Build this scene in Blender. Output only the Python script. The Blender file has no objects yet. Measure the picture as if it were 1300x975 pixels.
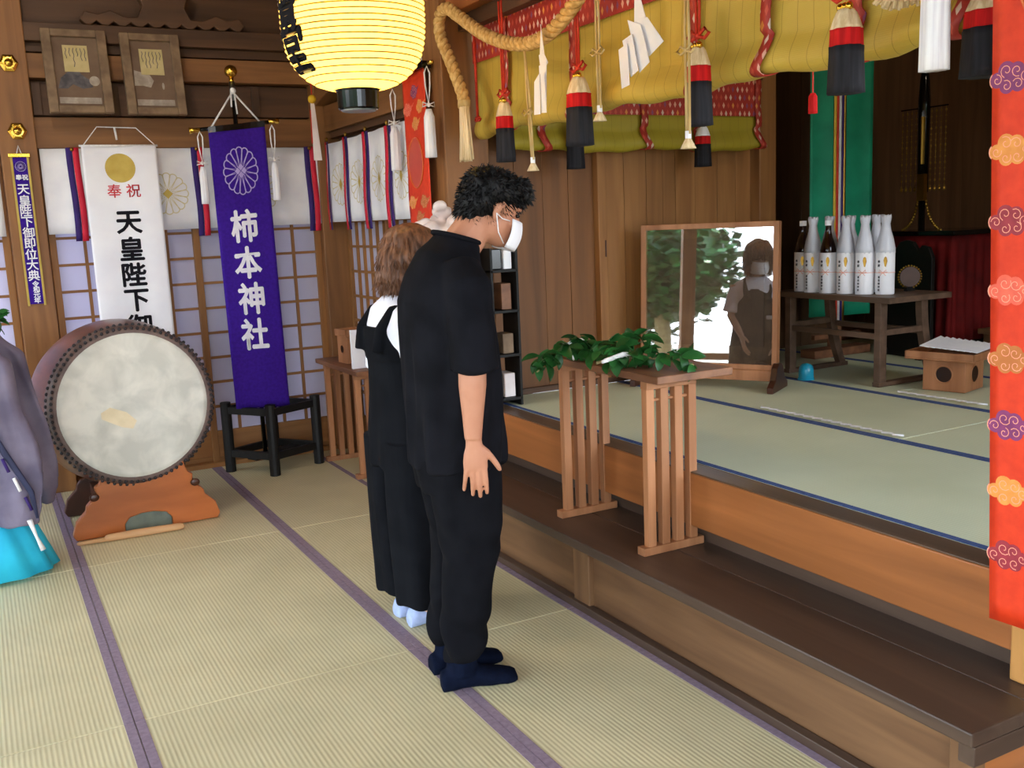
import bpy, bmesh, math, random
from math import sin, cos, pi, radians, sqrt, atan2
from mathutils import Vector, Matrix, noise
random.seed(7)
C = bpy.context.scene.collection
SC = bpy.context.scene

# ------------------------------------------------------------------ camera
F, PITCH, YAW, ROLL, H = 1256.0, radians(9.5), radians(28.21), radians(-2.47), 1.5
fw = Vector((sin(YAW)*cos(PITCH), cos(YAW)*cos(PITCH), -sin(PITCH)))
r0 = Vector((cos(YAW), -sin(YAW), 0)); u0 = r0.cross(fw)
rt = r0*cos(ROLL)+u0*sin(ROLL); up = -r0*sin(ROLL)+u0*cos(ROLL)
cam = bpy.data.cameras.new('camera'); co = bpy.data.objects.new('camera', cam); C.objects.link(co)
cam.sensor_width = 36; cam.lens = F/1300*36; cam.clip_start = .05; cam.clip_end = 200
co.matrix_world = Matrix(((rt.x, up.x, -fw.x, 0), (rt.y, up.y, -fw.y, 0), (rt.z, up.z, -fw.z, H), (0, 0, 0, 1)))
SC.camera = co

# ------------------------------------------------------------------ world, sun, portals, added fill lights
w = bpy.data.worlds.new('sky'); SC.world = w; w.use_nodes = True
wn = w.node_tree; bg = wn.nodes['Background']
tc = wn.nodes.new('ShaderNodeTexCoord'); sx = wn.nodes.new('ShaderNodeSeparateXYZ'); cr = wn.nodes.new('ShaderNodeValToRGB')
wn.links.new(tc.outputs['Generated'], sx.inputs[0]); wn.links.new(sx.outputs['Z'], cr.inputs[0]); wn.links.new(cr.outputs[0], bg.inputs[0])
cr.color_ramp.elements[0].position = 0; cr.color_ramp.elements[0].color = (.84, .92, 1.0, 1)
cr.color_ramp.elements[1].position = .8; cr.color_ramp.elements[1].color = (.62, .78, 1, 1)
bg.inputs[1].default_value = 7.0
SUN = bpy.data.lights.new('sun', 'SUN'); SUN.energy = 6; SUN.angle = .02; SUN.color = (1, .95, .86)
so = bpy.data.objects.new('sun', SUN); C.objects.link(so); so.rotation_euler = (radians(28), radians(-22), 0)
def portal(loc, rot, sx_, sy_):
    l = bpy.data.lights.new('daylight_portal', 'AREA'); l.shape = 'RECTANGLE'; l.size = sx_; l.size_y = sy_
    l.cycles.is_portal = True
    o = bpy.data.objects.new('daylight_portal', l); C.objects.link(o); o.location = loc; o.rotation_euler = rot
portal((-3.3, 2.2, 1.5), (0, radians(-90), 0), 2.7, 8.2)
portal((.2, -2.3, 1.5), (radians(90), 0, 0), 6.4, 2.7)
portal((3.5, .74, 1.5), (radians(90), 0, 0), 2.2, 1.8)
SC.view_settings.view_transform = 'Standard'; SC.view_settings.look = 'None'
SC.view_settings.exposure = 0.72; SC.view_settings.gamma = 1; SC.view_settings.use_curve_mapping = False

def fill_light(loc, e, col):  # warm point light added out of view as interior fill
    l = bpy.data.lights.new('fill_bulb', 'POINT'); l.energy = e; l.color = col; l.shadow_soft_size = .12
    o = bpy.data.objects.new('fill_bulb', l); C.objects.link(o); o.location = loc
fill_light((4.3, 2.4, 3.0), 11, (1, .82, .6))  # added to brighten the dark altar
fill_light((.2, 4.2, 3.2), 26, (1, .86, .68))  # added to lift the hall and its upper walls
# ------------------------------------------------------------------ materials
def lin(h):
    h = h.lstrip('#'); v = [int(h[i:i+2], 16)/255 for i in (0, 2, 4)]
    return tuple((c/12.92 if c <= .04045 else ((c+.055)/1.055)**2.4) for c in v)+(1,)
MATS = {}
def base_mat(name, rough=.6, metal=0, spec=.5):
    m = bpy.data.materials.new(name); m.use_nodes = True; nt = m.node_tree
    b = nt.nodes['Principled BSDF']; b.inputs['Roughness'].default_value = rough; b.inputs['Metallic'].default_value = metal
    b.inputs['Specular IOR Level'].default_value = spec
    MATS[name] = m
    return m, nt, b
def N(nt, t, **k):
    n = nt.nodes.new(t)
    for a, v in k.items(): setattr(n, a, v)
    return n
def noisy(name, c1, c2=None, rough=.6, scale=8, metal=0, spec=.5, stretch=(1, 1, 1), bump=.0, detail=4, lo=.35, hi=.65, rv=0, dist=0):
    """a colour varied by procedural noise, with optional fine relief"""
    m, nt, b = base_mat(name, rough, metal, spec)
    c1 = lin(c1); c2 = lin(c2) if c2 else tuple(min(1, x*.8) for x in c1[:3])+(1,)
    t = N(nt, 'ShaderNodeTexCoord'); mp = N(nt, 'ShaderNodeMapping'); mp.inputs['Scale'].default_value = stretch
    n = N(nt, 'ShaderNodeTexNoise'); n.inputs['Scale'].default_value = scale; n.inputs['Detail'].default_value = detail; n.inputs['Distortion'].default_value = dist
    r = N(nt, 'ShaderNodeValToRGB'); r.color_ramp.elements[0].position = lo; r.color_ramp.elements[1].position = hi
    r.color_ramp.elements[0].color = c2; r.color_ramp.elements[1].color = c1
    nt.links.new(t.outputs['Object'], mp.inputs[0]); nt.links.new(mp.outputs[0], n.inputs[0]); nt.links.new(n.outputs['Fac'], r.inputs[0])
    oi = N(nt, 'ShaderNodeObjectInfo'); hs = N(nt, 'ShaderNodeHueSaturation')
    mr = N(nt, 'ShaderNodeMapRange'); mr.inputs[3].default_value = 1-rv; mr.inputs[4].default_value = 1+rv
    nt.links.new(oi.outputs['Random'], mr.inputs[0]); nt.links.new(mr.outputs[0], hs.inputs['Value']); nt.links.new(r.outputs[0], hs.inputs['Color'])
    nt.links.new(hs.outputs[0], b.inputs['Base Color'])
    if bump:
        bp = N(nt, 'ShaderNodeBump'); bp.inputs['Strength'].default_value = bump; bp.inputs['Distance'].default_value = .003
        nt.links.new(n.outputs['Fac'], bp.inputs['Height']); nt.links.new(bp.outputs[0], b.inputs['Normal'])
    return m
def wood(name, c1, c2, axis='z', rough=.5, rv=.08, scale=14, spec=.4):
    s = {'x': (.07, 1, 1), 'y': (1, .07, 1), 'z': (1, 1, .07)}[axis]
    return noisy(name, c1, c2, rough, scale, spec=spec, stretch=s, bump=.25, detail=6, lo=.3, hi=.7, rv=rv, dist=.6)
WOODC = {'hall': ('#946438', '#704826'), 'dark': ('#62422a', '#462e1c'), 'panel': ('#9e6c3a', '#7f5228'), 'plank': ('#7d4f26', '#623c1a'), 'beam': ('#b06c3a', '#8e562c'),
         'step': ('#584538', '#44342a'), 'riser': ('#7d5a3a', '#5c3e26'), 'edge': ('#6a5240', '#544030'), 'ochre': ('#c58d4c', '#a8743c'), 'altar': ('#755336', '#5a3e26')}
def WD(kind, axis='z', rough=None):
    k = 'wood_%s_%s' % (kind, axis)
    if k not in MATS:
        c = WOODC[kind]; wood(k, c[0], c[1], axis, rough if rough else (.38 if kind in ('step', 'edge', 'beam') else .55))
    return MATS[k]
M = MATS
noisy('cloth_white', '#f1eff0', '#e2e0e6', .9, 5, spec=.1)
noisy('cloth_white_print', '#f4f3f6', '#eae8ee', .85, 4, spec=.1)
noisy('cloth_purple', '#3c1a8e', '#341580', .8, 60, spec=.15, bump=.2)
noisy('ribbon_purple', '#3e2a6e', '#33215c', .7, 10, spec=.2)
noisy('ribbon_red', '#d3213a', '#bd1b33', .6, 10, spec=.3)
noisy('ink', '#1c1a20', '#141318', .8, 20, spec=.1)
noisy('red_ink', '#d84850', '#cc3f48', .8, 20, spec=.1)
noisy('gold_print', '#c8ae58', '#b89c48', .7, 12, spec=.3)
noisy('gold_line', '#d9cda8', '#cfc094', .7, 12, spec=.2)
noisy('white_print', '#f3f1f6', '#e6e3ee', .85, 30, spec=.1)
noisy('lav_print', '#b9aade', '#ab9bd2', .85, 30, spec=.1)
noisy('gold', '#f0c75a', '#d8a83a', .22, 6, metal=1)
noisy('gold_dull', '#b08a3e', '#8d6a2a', .35, 6, metal=1)
noisy('black_lacquer', '#0c0a09', '#080706', .12, 8, spec=.4)
noisy('black_wood', '#16130f', '#0e0c0b', .55, 30, spec=.3)
noisy('cord_white', '#f2efee', '#dedada', .8, 60, spec=.1, bump=.3)
noisy('straw', '#d8bd88', '#b8975e', .85, 40, spec=.1, stretch=(1, 1, .15), bump=.5)
noisy('straw_rope', '#dcb678', '#b98e50', .85, 50, spec=.1, bump=.5)
noisy('tassel_white', '#f3f1f2', '#dcd8de', .85, 90, spec=.15, stretch=(1, 1, .03), bump=.5)
noisy('tassel_cream', '#ecd6ae', '#cfb184', .8, 90, spec=.2, stretch=(1, 1, .03), bump=.5)
noisy('tassel_red', '#d01c1c', '#a81414', .8, 90, spec=.2, stretch=(1, 1, .03), bump=.5)
noisy('tassel_black', '#232127', '#131217', .75, 90, spec=.3, stretch=(1, 1, .03), bump=.5)
noisy('silk_red', '#cf3a22', '#b02a18', .6, 14, spec=.3)
noisy('silk_yellow', '#e2b92c', '#c99a1c', .6, 14, spec=.3)
noisy('paper', '#f5f3f4', '#eceaee', .85, 6, spec=.1)
noisy('old_paper', '#cdbb8c', '#bba976', .85, 12, spec=.1)
noisy('picture_ground', '#7b6451', '#6c5545', .7, 7, spec=.3)
noisy('picture_grey', '#6b6668', '#4a474c', .7, 25, spec=.3)
noisy('picture_light', '#b3a79a', '#968a7e', .7, 25, spec=.3)
noisy('frame_wood', '#8b7258', '#705945', .6, 14, spec=.3)
noisy('drum_skin', '#dcd8cc', '#bfbdb2', .55, 7, spec=.3, detail=6, lo=.4, hi=.66, dist=.4)
noisy('drum_mark', '#e6d6b4', '#d8c6a0', .55, 12, spec=.3)
noisy('drum_body', '#7a3c1e', '#4f2210', .3, 4, spec=.6, stretch=(1, 1, 4))
noisy('drum_rim', '#6f5a52', '#57443e', .6, 14)
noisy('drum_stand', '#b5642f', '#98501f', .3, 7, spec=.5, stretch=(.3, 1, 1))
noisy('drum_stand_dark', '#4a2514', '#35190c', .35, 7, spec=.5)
noisy('pad_green', '#6e7466', '#5f6558', .9, 20)
noisy('stud', '#2a2226', '#1c1719', .4, 20)
noisy('table_dark', '#6a5140', '#4e3a2c', .5, 14, stretch=(1, .1, 1), spec=.4)
noisy('pale_wood', '#cfa070', '#b88858', .6, 12, stretch=(.2, 1, 1))
noisy('table_wood', '#b07850', '#925e3a', .55, 14, stretch=(1, 1, .07), spec=.4, rv=.1)
noisy('table_top', '#8e5f40', '#6c4630', .5, 14, stretch=(1, .08, 1), spec=.4)
noisy('border_purple', '#94828e', '#857380', .8, 60, spec=.1, bump=.2)
noisy('border_blue', '#4c5c88', '#405078', .8, 60, spec=.1, bump=.2)
noisy('skin', '#c48a6c', '#b87c5e', .5, 9, spec=.4)
noisy('skin_fair', '#e6bfa6', '#dcae94', .5, 9, spec=.4)
noisy('shirt_black', '#17171c', '#101014', .9, 12, spec=.08)
noisy('pants_black', '#131317', '#0c0c10', .9, 12, spec=.08)
noisy('dress_black', '#141519', '#0e0f13', .9, 12, spec=.08)
noisy('sock_navy', '#101627', '#0b101f', .95, 40, spec=.05)
noisy('sock_blue', '#b3c1e6', '#a2b1d8', .95, 40, spec=.05)
noisy('tee_white', '#f4f3fb', '#e6e6f2', .9, 8, spec=.05)
noisy('hair_black', '#120f10', '#060505', .55, 70, spec=.3, stretch=(1, 1, .25), bump=.8)
noisy('hair_brown', '#7f563c', '#4d301f', .45, 60, spec=.35, stretch=(1, 1, .08), bump=.8)
noisy('eye_dark', '#201510', '#140c08', .2, 5)
noisy('lip', '#b8705c', '#a8604c', .5, 5)
noisy('robe_grey', '#7f7588', '#5f576c', .6, 5, spec=.3, detail=6, bump=.4)
noisy('robe_lining', '#35385a', '#282b48', .7, 8)
noisy('hakama', '#35cbee', '#25b4dc', .6, 5, spec=.3)
noisy('leaf', '#2f6a2c', '#1d4a1f', .4, 8, spec=.4, rv=.3)
noisy('twig', '#9a8a5c', '#7a6a40', .7, 20)
noisy('green_cloth', '#158a66', '#0e7455', .6, 6, spec=.3)
noisy('stripe_yellow', '#d8b63a', '#c7a52c', .6, 20)
noisy('stripe_white', '#dcd8d8', '#c8c4c4', .6, 20)
noisy('dark_red_cloth', '#6e1414', '#4e0c0c', .8, 6, spec=.2)
noisy('bottle_glass', '#2c120a', '#1e0b06', .12, 6, spec=.6)
noisy('bottle_film', '#dcdce2', '#c2c2cc', .35, 14, spec=.4, stretch=(1, 1, .1), bump=.5)
noisy('blue_plastic', '#1f9bb8', '#1787a4', .25, 6, spec=.6)
noisy('banner_orange', '#dd3d18', '#d03412', .55, 30, spec=.35, bump=.1)
noisy('disc_orange', '#dd7436', '#cf682c', .35, 5, spec=.5)
noisy('disc_red', '#cc4a34', '#c2422c', .35, 5, spec=.5)
for n_, a_, b_ in (('cloud_purple', '#8a3a6c', '#7a3464'), ('cloud_wine', '#a0323e', '#8e2a38'), ('cloud_gold', '#e89a4a', '#dc8a3c'), ('cloud_pink', '#ee6a50', '#e45e48'), ('cloud_brown', '#c8783a', '#ba6c32'), ('cloud_line', '#f4a88c', '#ee9c80'), ('cloud_blue', '#8a5468', '#7c4c62')):
    noisy(n_, a_, b_, .5, 40, spec=.35)
noisy('satin_white', '#f0e4e0', '#d8c8c4', .35, 6, spec=.5)
noisy('ground', '#958c7b', '#7f7768', .9, 3)
noisy('plaster', '#cfc6b4', '#c2b8a6', .9, 3)
noisy('metal_grey', '#9aa0a4', '#84898e', .3, 5, metal=1)

def tatami(name, c1, c2, axis):
    m, nt, b = base_mat(name, .5, spec=.35)
    t = N(nt, 'ShaderNodeTexCoord'); s = N(nt, 'ShaderNodeSeparateXYZ'); nt.links.new(t.outputs['Object'], s.inputs[0])
    mu = N(nt, 'ShaderNodeMath', operation='MULTIPLY'); mu.inputs[1].default_value = 2*pi/.0145
    nt.links.new(s.outputs[axis], mu.inputs[0]); si = N(nt, 'ShaderNodeMath', operation='SINE'); nt.links.new(mu.outputs[0], si.inputs[0])
    ab = N(nt, 'ShaderNodeMapRange'); ab.inputs[1].default_value = -1; nt.links.new(si.outputs[0], ab.inputs[0])
    n = N(nt, 'ShaderNodeTexNoise'); n.inputs['Scale'].default_value = 3.0; n.inputs['Detail'].default_value = 5; nt.links.new(t.outputs['Object'], n.inputs[0])
    n2 = N(nt, 'ShaderNodeTexNoise'); n2.inputs['Scale'].default_value = 60
    mp = N(nt, 'ShaderNodeMapping'); mp.inputs['Scale'].default_value = (.15, 1, 1) if axis == 'X' else (1, .15, 1)
    nt.links.new(t.outputs['Object'], mp.inputs[0]); nt.links.new(mp.outputs[0], n2.inputs[0])
    r = N(nt, 'ShaderNodeMix', data_type='RGBA'); r.inputs[6].default_value = lin(c1); r.inputs[7].default_value = lin(c2)
    ad = N(nt, 'ShaderNodeMath', operation='MULTIPLY_ADD'); ad.inputs[1].default_value = .45; nt.links.new(ab.outputs[0], ad.inputs[0])
    hf = N(nt, 'ShaderNodeMath', operation='MULTIPLY_ADD'); hf.inputs[1].default_value = .9; hf.inputs[2].default_value = -.25; nt.links.new(n.outputs['Fac'], hf.inputs[0])
    nt.links.new(hf.outputs[0], ad.inputs[2]); nt.links.new(ad.outputs[0], r.inputs[0])
    oi = N(nt, 'ShaderNodeObjectInfo'); hs = N(nt, 'ShaderNodeHueSaturation'); mr = N(nt, 'ShaderNodeMapRange'); mr.inputs[3].default_value = .96; mr.inputs[4].default_value = 1.04
    nt.links.new(oi.outputs['Random'], mr.inputs[0]); nt.links.new(mr.outputs[0], hs.inputs['Value']); nt.links.new(r.outputs[2], hs.inputs['Color']); nt.links.new(hs.outputs[0], b.inputs['Base Color'])
    bp = N(nt, 'ShaderNodeBump'); bp.inputs['Strength'].default_value = .35; bp.inputs['Distance'].default_value = .002
    h2 = N(nt, 'ShaderNodeMath', operation='MULTIPLY_ADD'); h2.inputs[1].default_value = .25; nt.links.new(n2.outputs['Fac'], h2.inputs[0]); nt.links.new(ab.outputs[0], h2.inputs[2])
    inv = N(nt, 'ShaderNodeMath', operation='MULTIPLY'); inv.inputs[1].default_value = -1; nt.links.new(h2.outputs[0], inv.inputs[0])
    nt.links.new(inv.outputs[0], bp.inputs['Height']); nt.links.new(bp.outputs[0], b.inputs['Normal'])
tatami('tatami', '#dbd0a6', '#bbb087', 'X')
tatami('tatami_green', '#d6dabb', '#c0c4a2', 'X')

def translucent(name, col, mixf=.5, emit=0):
    m, nt, b = base_mat(name, .8, spec=.1); b.inputs['Base Color'].default_value = lin(col)
    tr = N(nt, 'ShaderNodeBsdfTranslucent'); tr.inputs[0].default_value = lin(col)
    mx = N(nt, 'ShaderNodeMixShader'); mx.inputs[0].default_value = mixf; out = nt.nodes['Material Output']
    nt.links.new(b.outputs[0], mx.inputs[1]); nt.links.new(tr.outputs[0], mx.inputs[2]); nt.links.new(mx.outputs[0], out.inputs[0])
    if emit: b.inputs['Emission Color'].default_value = lin(col); b.inputs['Emission Strength'].default_value = emit
translucent('shoji_paper', '#cdc9da', .4)
translucent('lantern_paper', '#ffe68c', .6, .36)

def blind_mat(name, c1, c2):
    m, nt, b = base_mat(name, .5, spec=.3)
    t = N(nt, 'ShaderNodeTexCoord'); s = N(nt, 'ShaderNodeSeparateXYZ'); nt.links.new(t.outputs['Object'], s.inputs[0])
    def wv(ax, per, sharp):
        mu = N(nt, 'ShaderNodeMath', operation='MULTIPLY'); mu.inputs[1].default_value = 2*pi/per; nt.links.new(s.outputs[ax], mu.inputs[0])
        si = N(nt, 'ShaderNodeMath', operation='SINE'); nt.links.new(mu.outputs[0], si.inputs[0])
        mr = N(nt, 'ShaderNodeMapRange'); mr.inputs[1].default_value = sharp; mr.inputs[2].default_value = 1; nt.links.new(si.outputs[0], mr.inputs[0]); return mr
    a = wv('Z', .006, -1); l = wv('Y' if name == 'blind_yellow' else 'X', .062, .985)
    n = N(nt, 'ShaderNodeTexNoise'); n.inputs['Scale'].default_value = 5; nt.links.new(t.outputs['Object'], n.inputs[0])
    mx = N(nt, 'ShaderNodeMix', data_type='RGBA'); mx.inputs[6].default_value = lin(c1); mx.inputs[7].default_value = lin(c2); nt.links.new(n.outputs['Fac'], mx.inputs[0])
    m2 = N(nt, 'ShaderNodeMix', data_type='RGBA'); m2.inputs[7].default_value = lin('#7a6420'); nt.links.new(mx.outputs[2], m2.inputs[6])
    k = N(nt, 'ShaderNodeMath', operation='MULTIPLY'); k.inputs[1].default_value = .6; nt.links.new(l.outputs[0], k.inputs[0]); nt.links.new(k.outputs[0], m2.inputs[0])
    nt.links.new(m2.outputs[2], b.inputs['Base Color'])
    bp = N(nt, 'ShaderNodeBump'); bp.inputs['Strength'].default_value = .25; bp.inputs['Distance'].default_value = .001
    nt.links.new(a.outputs[0], bp.inputs['Height']); nt.links.new(bp.outputs[0], b.inputs['Normal'])
blind_mat('blind_yellow', '#cdb04e', '#bc9c3a')
blind_mat('blind_green', '#a8962c', '#978524')

def brocade(name, ax):
    """red brocade with rows of pale diamonds (flat woven print)"""
    m, nt, b = base_mat(name, .5, spec=.4)
    t = N(nt, 'ShaderNodeTexCoord'); s = N(nt, 'ShaderNodeSeparateXYZ'); nt.links.new(t.outputs['Object'], s.inputs[0])
    def m_(op, a, bb=None, v=None):
        x = N(nt, 'ShaderNodeMath', operation=op)
        if isinstance(a, (int, float)): x.inputs[0].default_value = a
        else: nt.links.new(a, x.inputs[0])
        if bb is not None:
            if isinstance(bb, (int, float)): x.inputs[1].default_value = bb
            else: nt.links.new(bb, x.inputs[1])
        return x.outputs[0]
    u = m_('DIVIDE', s.outputs[ax], .034); v = m_('DIVIDE', s.outputs['Z'], .044)
    fv = m_('FLOOR', v); off = m_('MULTIPLY', m_('MODULO', m_('ABSOLUTE', fv), 2), .5)
    uu = m_('ADD', u, off); fu = m_('FLOOR', uu)
    du = m_('ABSOLUTE', m_('SUBTRACT', m_('SUBTRACT', uu, fu), .5)); dv = m_('ABSOLUTE', m_('SUBTRACT', m_('SUBTRACT', v, fv), .5))
    d = m_('ADD', m_('MULTIPLY', du, 1.5), dv)
    k = m_('LESS_THAN', d, .40)
    cx = N(nt, 'ShaderNodeCombineXYZ'); nt.links.new(fu, cx.inputs[0]); nt.links.new(fv, cx.inputs[1])
    wh = N(nt, 'ShaderNodeTexWhiteNoise'); nt.links.new(cx.outputs[0], wh.inputs[0])
    r = N(nt, 'ShaderNodeValToRGB'); r.color_ramp.interpolation = 'CONSTANT'
    for i, (p, c) in enumerate(((0, '#e0a890'), (.3, '#c4503c'), (.55, '#d8c0b0'), (.75, '#8a4a6a'), (.9, '#d88a40'))):
        e = r.color_ramp.elements[i] if i < 2 else r.color_ramp.elements.new(p); e.position = p; e.color = lin(c)
    nt.links.new(wh.outputs[0], r.inputs[0])
    mx = N(nt, 'ShaderNodeMix', data_type='RGBA'); mx.inputs[6].default_value = lin('#a83226'); nt.links.new(r.outputs[0], mx.inputs[7]); nt.links.new(k, mx.inputs[0])
    nt.links.new(mx.outputs[2], b.inputs['Base Color'])
brocade('brocade_y', 'Y'); brocade('brocade_x', 'X')

def glass_mat():
    m, nt, b = base_mat('glass_pane', .02, spec=.5)
    out = nt.nodes['Material Output']; tr = N(nt, 'ShaderNodeBsdfTransparent'); gl = N(nt, 'ShaderNodeBsdfGlossy'); gl.inputs['Roughness'].default_value = .015
    mx = N(nt, 'ShaderNodeMixShader'); mx.inputs[0].default_value = .27
    nt.links.new(tr.outputs[0], mx.inputs[1]); nt.links.new(gl.outputs[0], mx.inputs[2]); nt.links.new(mx.outputs[0], out.inputs[0])
glass_mat()

# ------------------------------------------------------------------ mesh builder
class MB:
    def __init__(s): s.v = []; s.f = []; s.m = []; s.mi = 0
    def add(s, vs, fs):
        o = len(s.v); s.v += [tuple(v) for v in vs]; s.f += [tuple(i+o for i in f) for f in fs]; s.m += [s.mi]*len(fs); return s
    def box(s, x0, x1, y0, y1, z0, z1):
        return s.add([(x0,y0,z0),(x1,y0,z0),(x1,y1,z0),(x0,y1,z0),(x0,y0,z1),(x1,y0,z1),(x1,y1,z1),(x0,y1,z1)],
                     [(0,3,2,1),(4,5,6,7),(0,1,5,4),(1,2,6,5),(2,3,7,6),(3,0,4,7)])
    def bar(s, p0, p1, w, h, upv=(0, 0, 1)):
        p0 = Vector(p0); p1 = Vector(p1); d = (p1-p0).normalized(); u = Vector(upv)
        if abs(d.dot(u)) > .98: u = Vector((1, 0, 0))
        a = d.cross(u).normalized()*w/2; b = a.cross(d).normalized()*h/2
        vs = [p+q for p in (p0, p1) for q in (-a-b, a-b, a+b, -a+b)]
        return s.add(vs, [(3,2,1,0),(4,5,6,7),(0,1,5,4),(1,2,6,5),(2,3,7,6),(3,0,4,7)])
    def rings(s, rs, cap=True, closed=False):
        n = len(rs[0]); vs = [p for r in rs for p in r]; fs = []
        m = len(rs)
        for i in range(m if closed else m-1):
            for j in range(n):
                k = (j+1) % n; a = i*n; b = ((i+1) % m)*n
                fs.append((a+j, a+k, b+k, b+j))
        if cap and not closed: fs += [tuple(range(n))[::-1], tuple(range((m-1)*n, m*n))]
        return s.add(vs, fs)
    def tube(s, pts, r, n=10, cap=True, closed=False, flat=1, round_=False, upv=None):
        pts = [Vector(p) for p in pts]; m = len(pts)
        rr = list(r) if isinstance(r, (list, tuple)) else [r]*m
        if round_:
            d0 = (pts[0]-pts[1]).normalized(); d1 = (pts[-1]-pts[-2]).normalized(); a, b = rr[0], rr[-1]
            pts = [pts[0]+d0*a*.95, pts[0]+d0*a*.7]+pts+[pts[-1]+d1*b*.7, pts[-1]+d1*b*.95]; rr = [a*.3, a*.7]+rr+[b*.7, b*.3]; m = len(pts)
        rs = []; u = None
        for i in range(m):
            if closed: d = pts[(i+1) % m]-pts[i-1]
            else: d = pts[min(i+1, m-1)]-pts[max(i-1, 0)]
            d.normalize()
            if u is None:
                u = Vector(upv) if upv else (Vector((0, 0, 1)) if abs(d.z) < .9 else Vector((1, 0, 0)))
            u = (u-d*u.dot(d)).normalized(); v = d.cross(u)
            rs.append([pts[i]+u*rr[i]*cos(2*pi*j/n)+v*rr[i]*flat*sin(2*pi*j/n) for j in range(n)])
        return s.rings(rs, cap, closed)
    def lathe(s, prof, o=(0, 0, 0), n=24, R=None):
        o = Vector(o); rs = []
        for r, z in prof:
            ring = [Vector((r*cos(2*pi*j/n), r*sin(2*pi*j/n), z)) for j in range(n)]
            rs.append([o+(R @ p if R else p) for p in ring])
        return s.rings(rs)
    def ell(s, c, r, n=14, m=9, R=None):
        prof = []; c = Vector(c); rs = []
        for i in range(m+1):
            t = -pi/2+pi*(i+.02 if i == 0 else (i-.02 if i == m else i))/m
            ring = [Vector((r[0]*cos(t)*cos(2*pi*j/n), r[1]*cos(t)*sin(2*pi*j/n), r[2]*sin(t))) for j in range(n)]
            rs.append([c+(R @ p if R else p) for p in ring])
        return s.rings(rs)
    def prism(s, pts, fn, t):
        """2D outline pts -> fn(u,v,w) solid between w=0 and w=t"""
        n = len(pts); vs = [fn(u, v, 0) for u, v in pts]+[fn(u, v, t) for u, v in pts]
        return s.add(vs, [tuple(range(n))[::-1], tuple(range(n, 2*n))]+[(i, (i+1) % n, (i+1) % n+n, i+n) for i in range(n)])
    def grid(s, fn, nu, nv):
        vs = [fn(i/nu, j/nv) for j in range(nv+1) for i in range(nu+1)]
        return s.add(vs, [(j*(nu+1)+i, j*(nu+1)+i+1, (j+1)*(nu+1)+i+1, (j+1)*(nu+1)+i) for j in range(nv) for i in range(nu)])
    def mesh(s, name, mats):
        me = bpy.data.meshes.new(name); me.from_pydata(s.v, [], s.f)
        for m in (mats if isinstance(mats, (list, tuple)) else [mats]): me.materials.append(M[m] if isinstance(m, str) else m)
        me.polygons.foreach_set('material_index', s.m); me.update(); return me

def root_of(o):
    while o.parent: o = o.parent
    return o
def put(name, me, parent=None, smooth=False, bevel=0, solid=0, local=False, kind=None, label=None):
    o = bpy.data.objects.new(name, me); C.objects.link(o)
    if parent is not None:
        o.parent = parent
        if not local:
            L = root_of(parent).location
            if L.length: me.transform(Matrix.Translation(-L))
    if smooth:
        me.polygons.foreach_set('use_smooth', [True]*len(me.polygons))
    if solid:
        md = o.modifiers.new('solid', 'SOLIDIFY'); md.thickness = solid; md.offset = 0
    if bevel:
        md = o.modifiers.new('bevel', 'BEVEL'); md.width = bevel; md.segments = 2; md.limit_method = 'ANGLE'
    if kind: o['kind'] = kind
    if label: o['label'] = label
    return o
def thing(name, label, cat, loc=(0, 0, 0), rz=0, group=None):
    o = bpy.data.objects.new(name, None); C.objects.link(o); o.empty_display_size = .1
    o.location = loc; o.rotation_euler = (0, 0, rz); o['label'] = label; o['category'] = cat
    if group: o['group'] = group
    return o
def tag(o, label, cat, group=None):
    o['label'] = label; o['category'] = cat
    if group: o['group'] = group
    return o
def struct(name, mb, mat, bevel=0, parent=None):
    me = mb.mesh(name, mat); o = put(name, me, parent, bevel=bevel)
    if parent is None: o['kind'] = 'structure'
    return o
def sroot(name):
    o = bpy.data.objects.new(name, None); C.objects.link(o); o.empty_display_size = .1; o['kind'] = 'structure'; return o
def recenter(o):
    """put the origin of a single mesh thing at the middle of its base"""
    vs = [v.co for v in o.data.vertices]; c = Vector(((min(v.x for v in vs)+max(v.x for v in vs))/2, (min(v.y for v in vs)+max(v.y for v in vs))/2, min(v.z for v in vs)))
    o.data.transform(Matrix.Translation(-c)); o.location = o.location+c; return o
def B(*a): return MB().box(*a)
def copy_tree(o, parent=None):
    c = o.copy(); C.objects.link(c); c.parent = parent
    for ch in list(o.children): copy_tree(ch, c)
    return c
def remesh(mb, vox, smooth=6, wob=0, wscale=6, seed=0, fold=None):
    """fuse a set of closed shapes into one continuous skin"""
    me = mb.mesh('tmp', 'paper'); o = bpy.data.objects.new('tmp', me); C.objects.link(o)
    r = o.modifiers.new('r', 'REMESH'); r.mode = 'VOXEL'; r.voxel_size = vox
    sm = o.modifiers.new('s', 'SMOOTH'); sm.iterations = smooth; sm.factor = .5
    dg = bpy.context.evaluated_depsgraph_get(); dg.update()
    out = bpy.data.meshes.new_from_object(o.evaluated_get(dg)); bpy.data.objects.remove(o); bpy.data.meshes.remove(me)
    if wob or fold:
        ns = [v.normal.copy() for v in out.vertices]
        for v, n in zip(out.vertices, ns):
            p = v.co
            d = wob*noise.noise(Vector((p.x*wscale+seed, p.y*wscale, p.z*wscale*.6))) if wob else 0
            if fold: d += fold(p)
            v.co = p+n*d
        out.update()
    out.materials.clear(); return out

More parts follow.
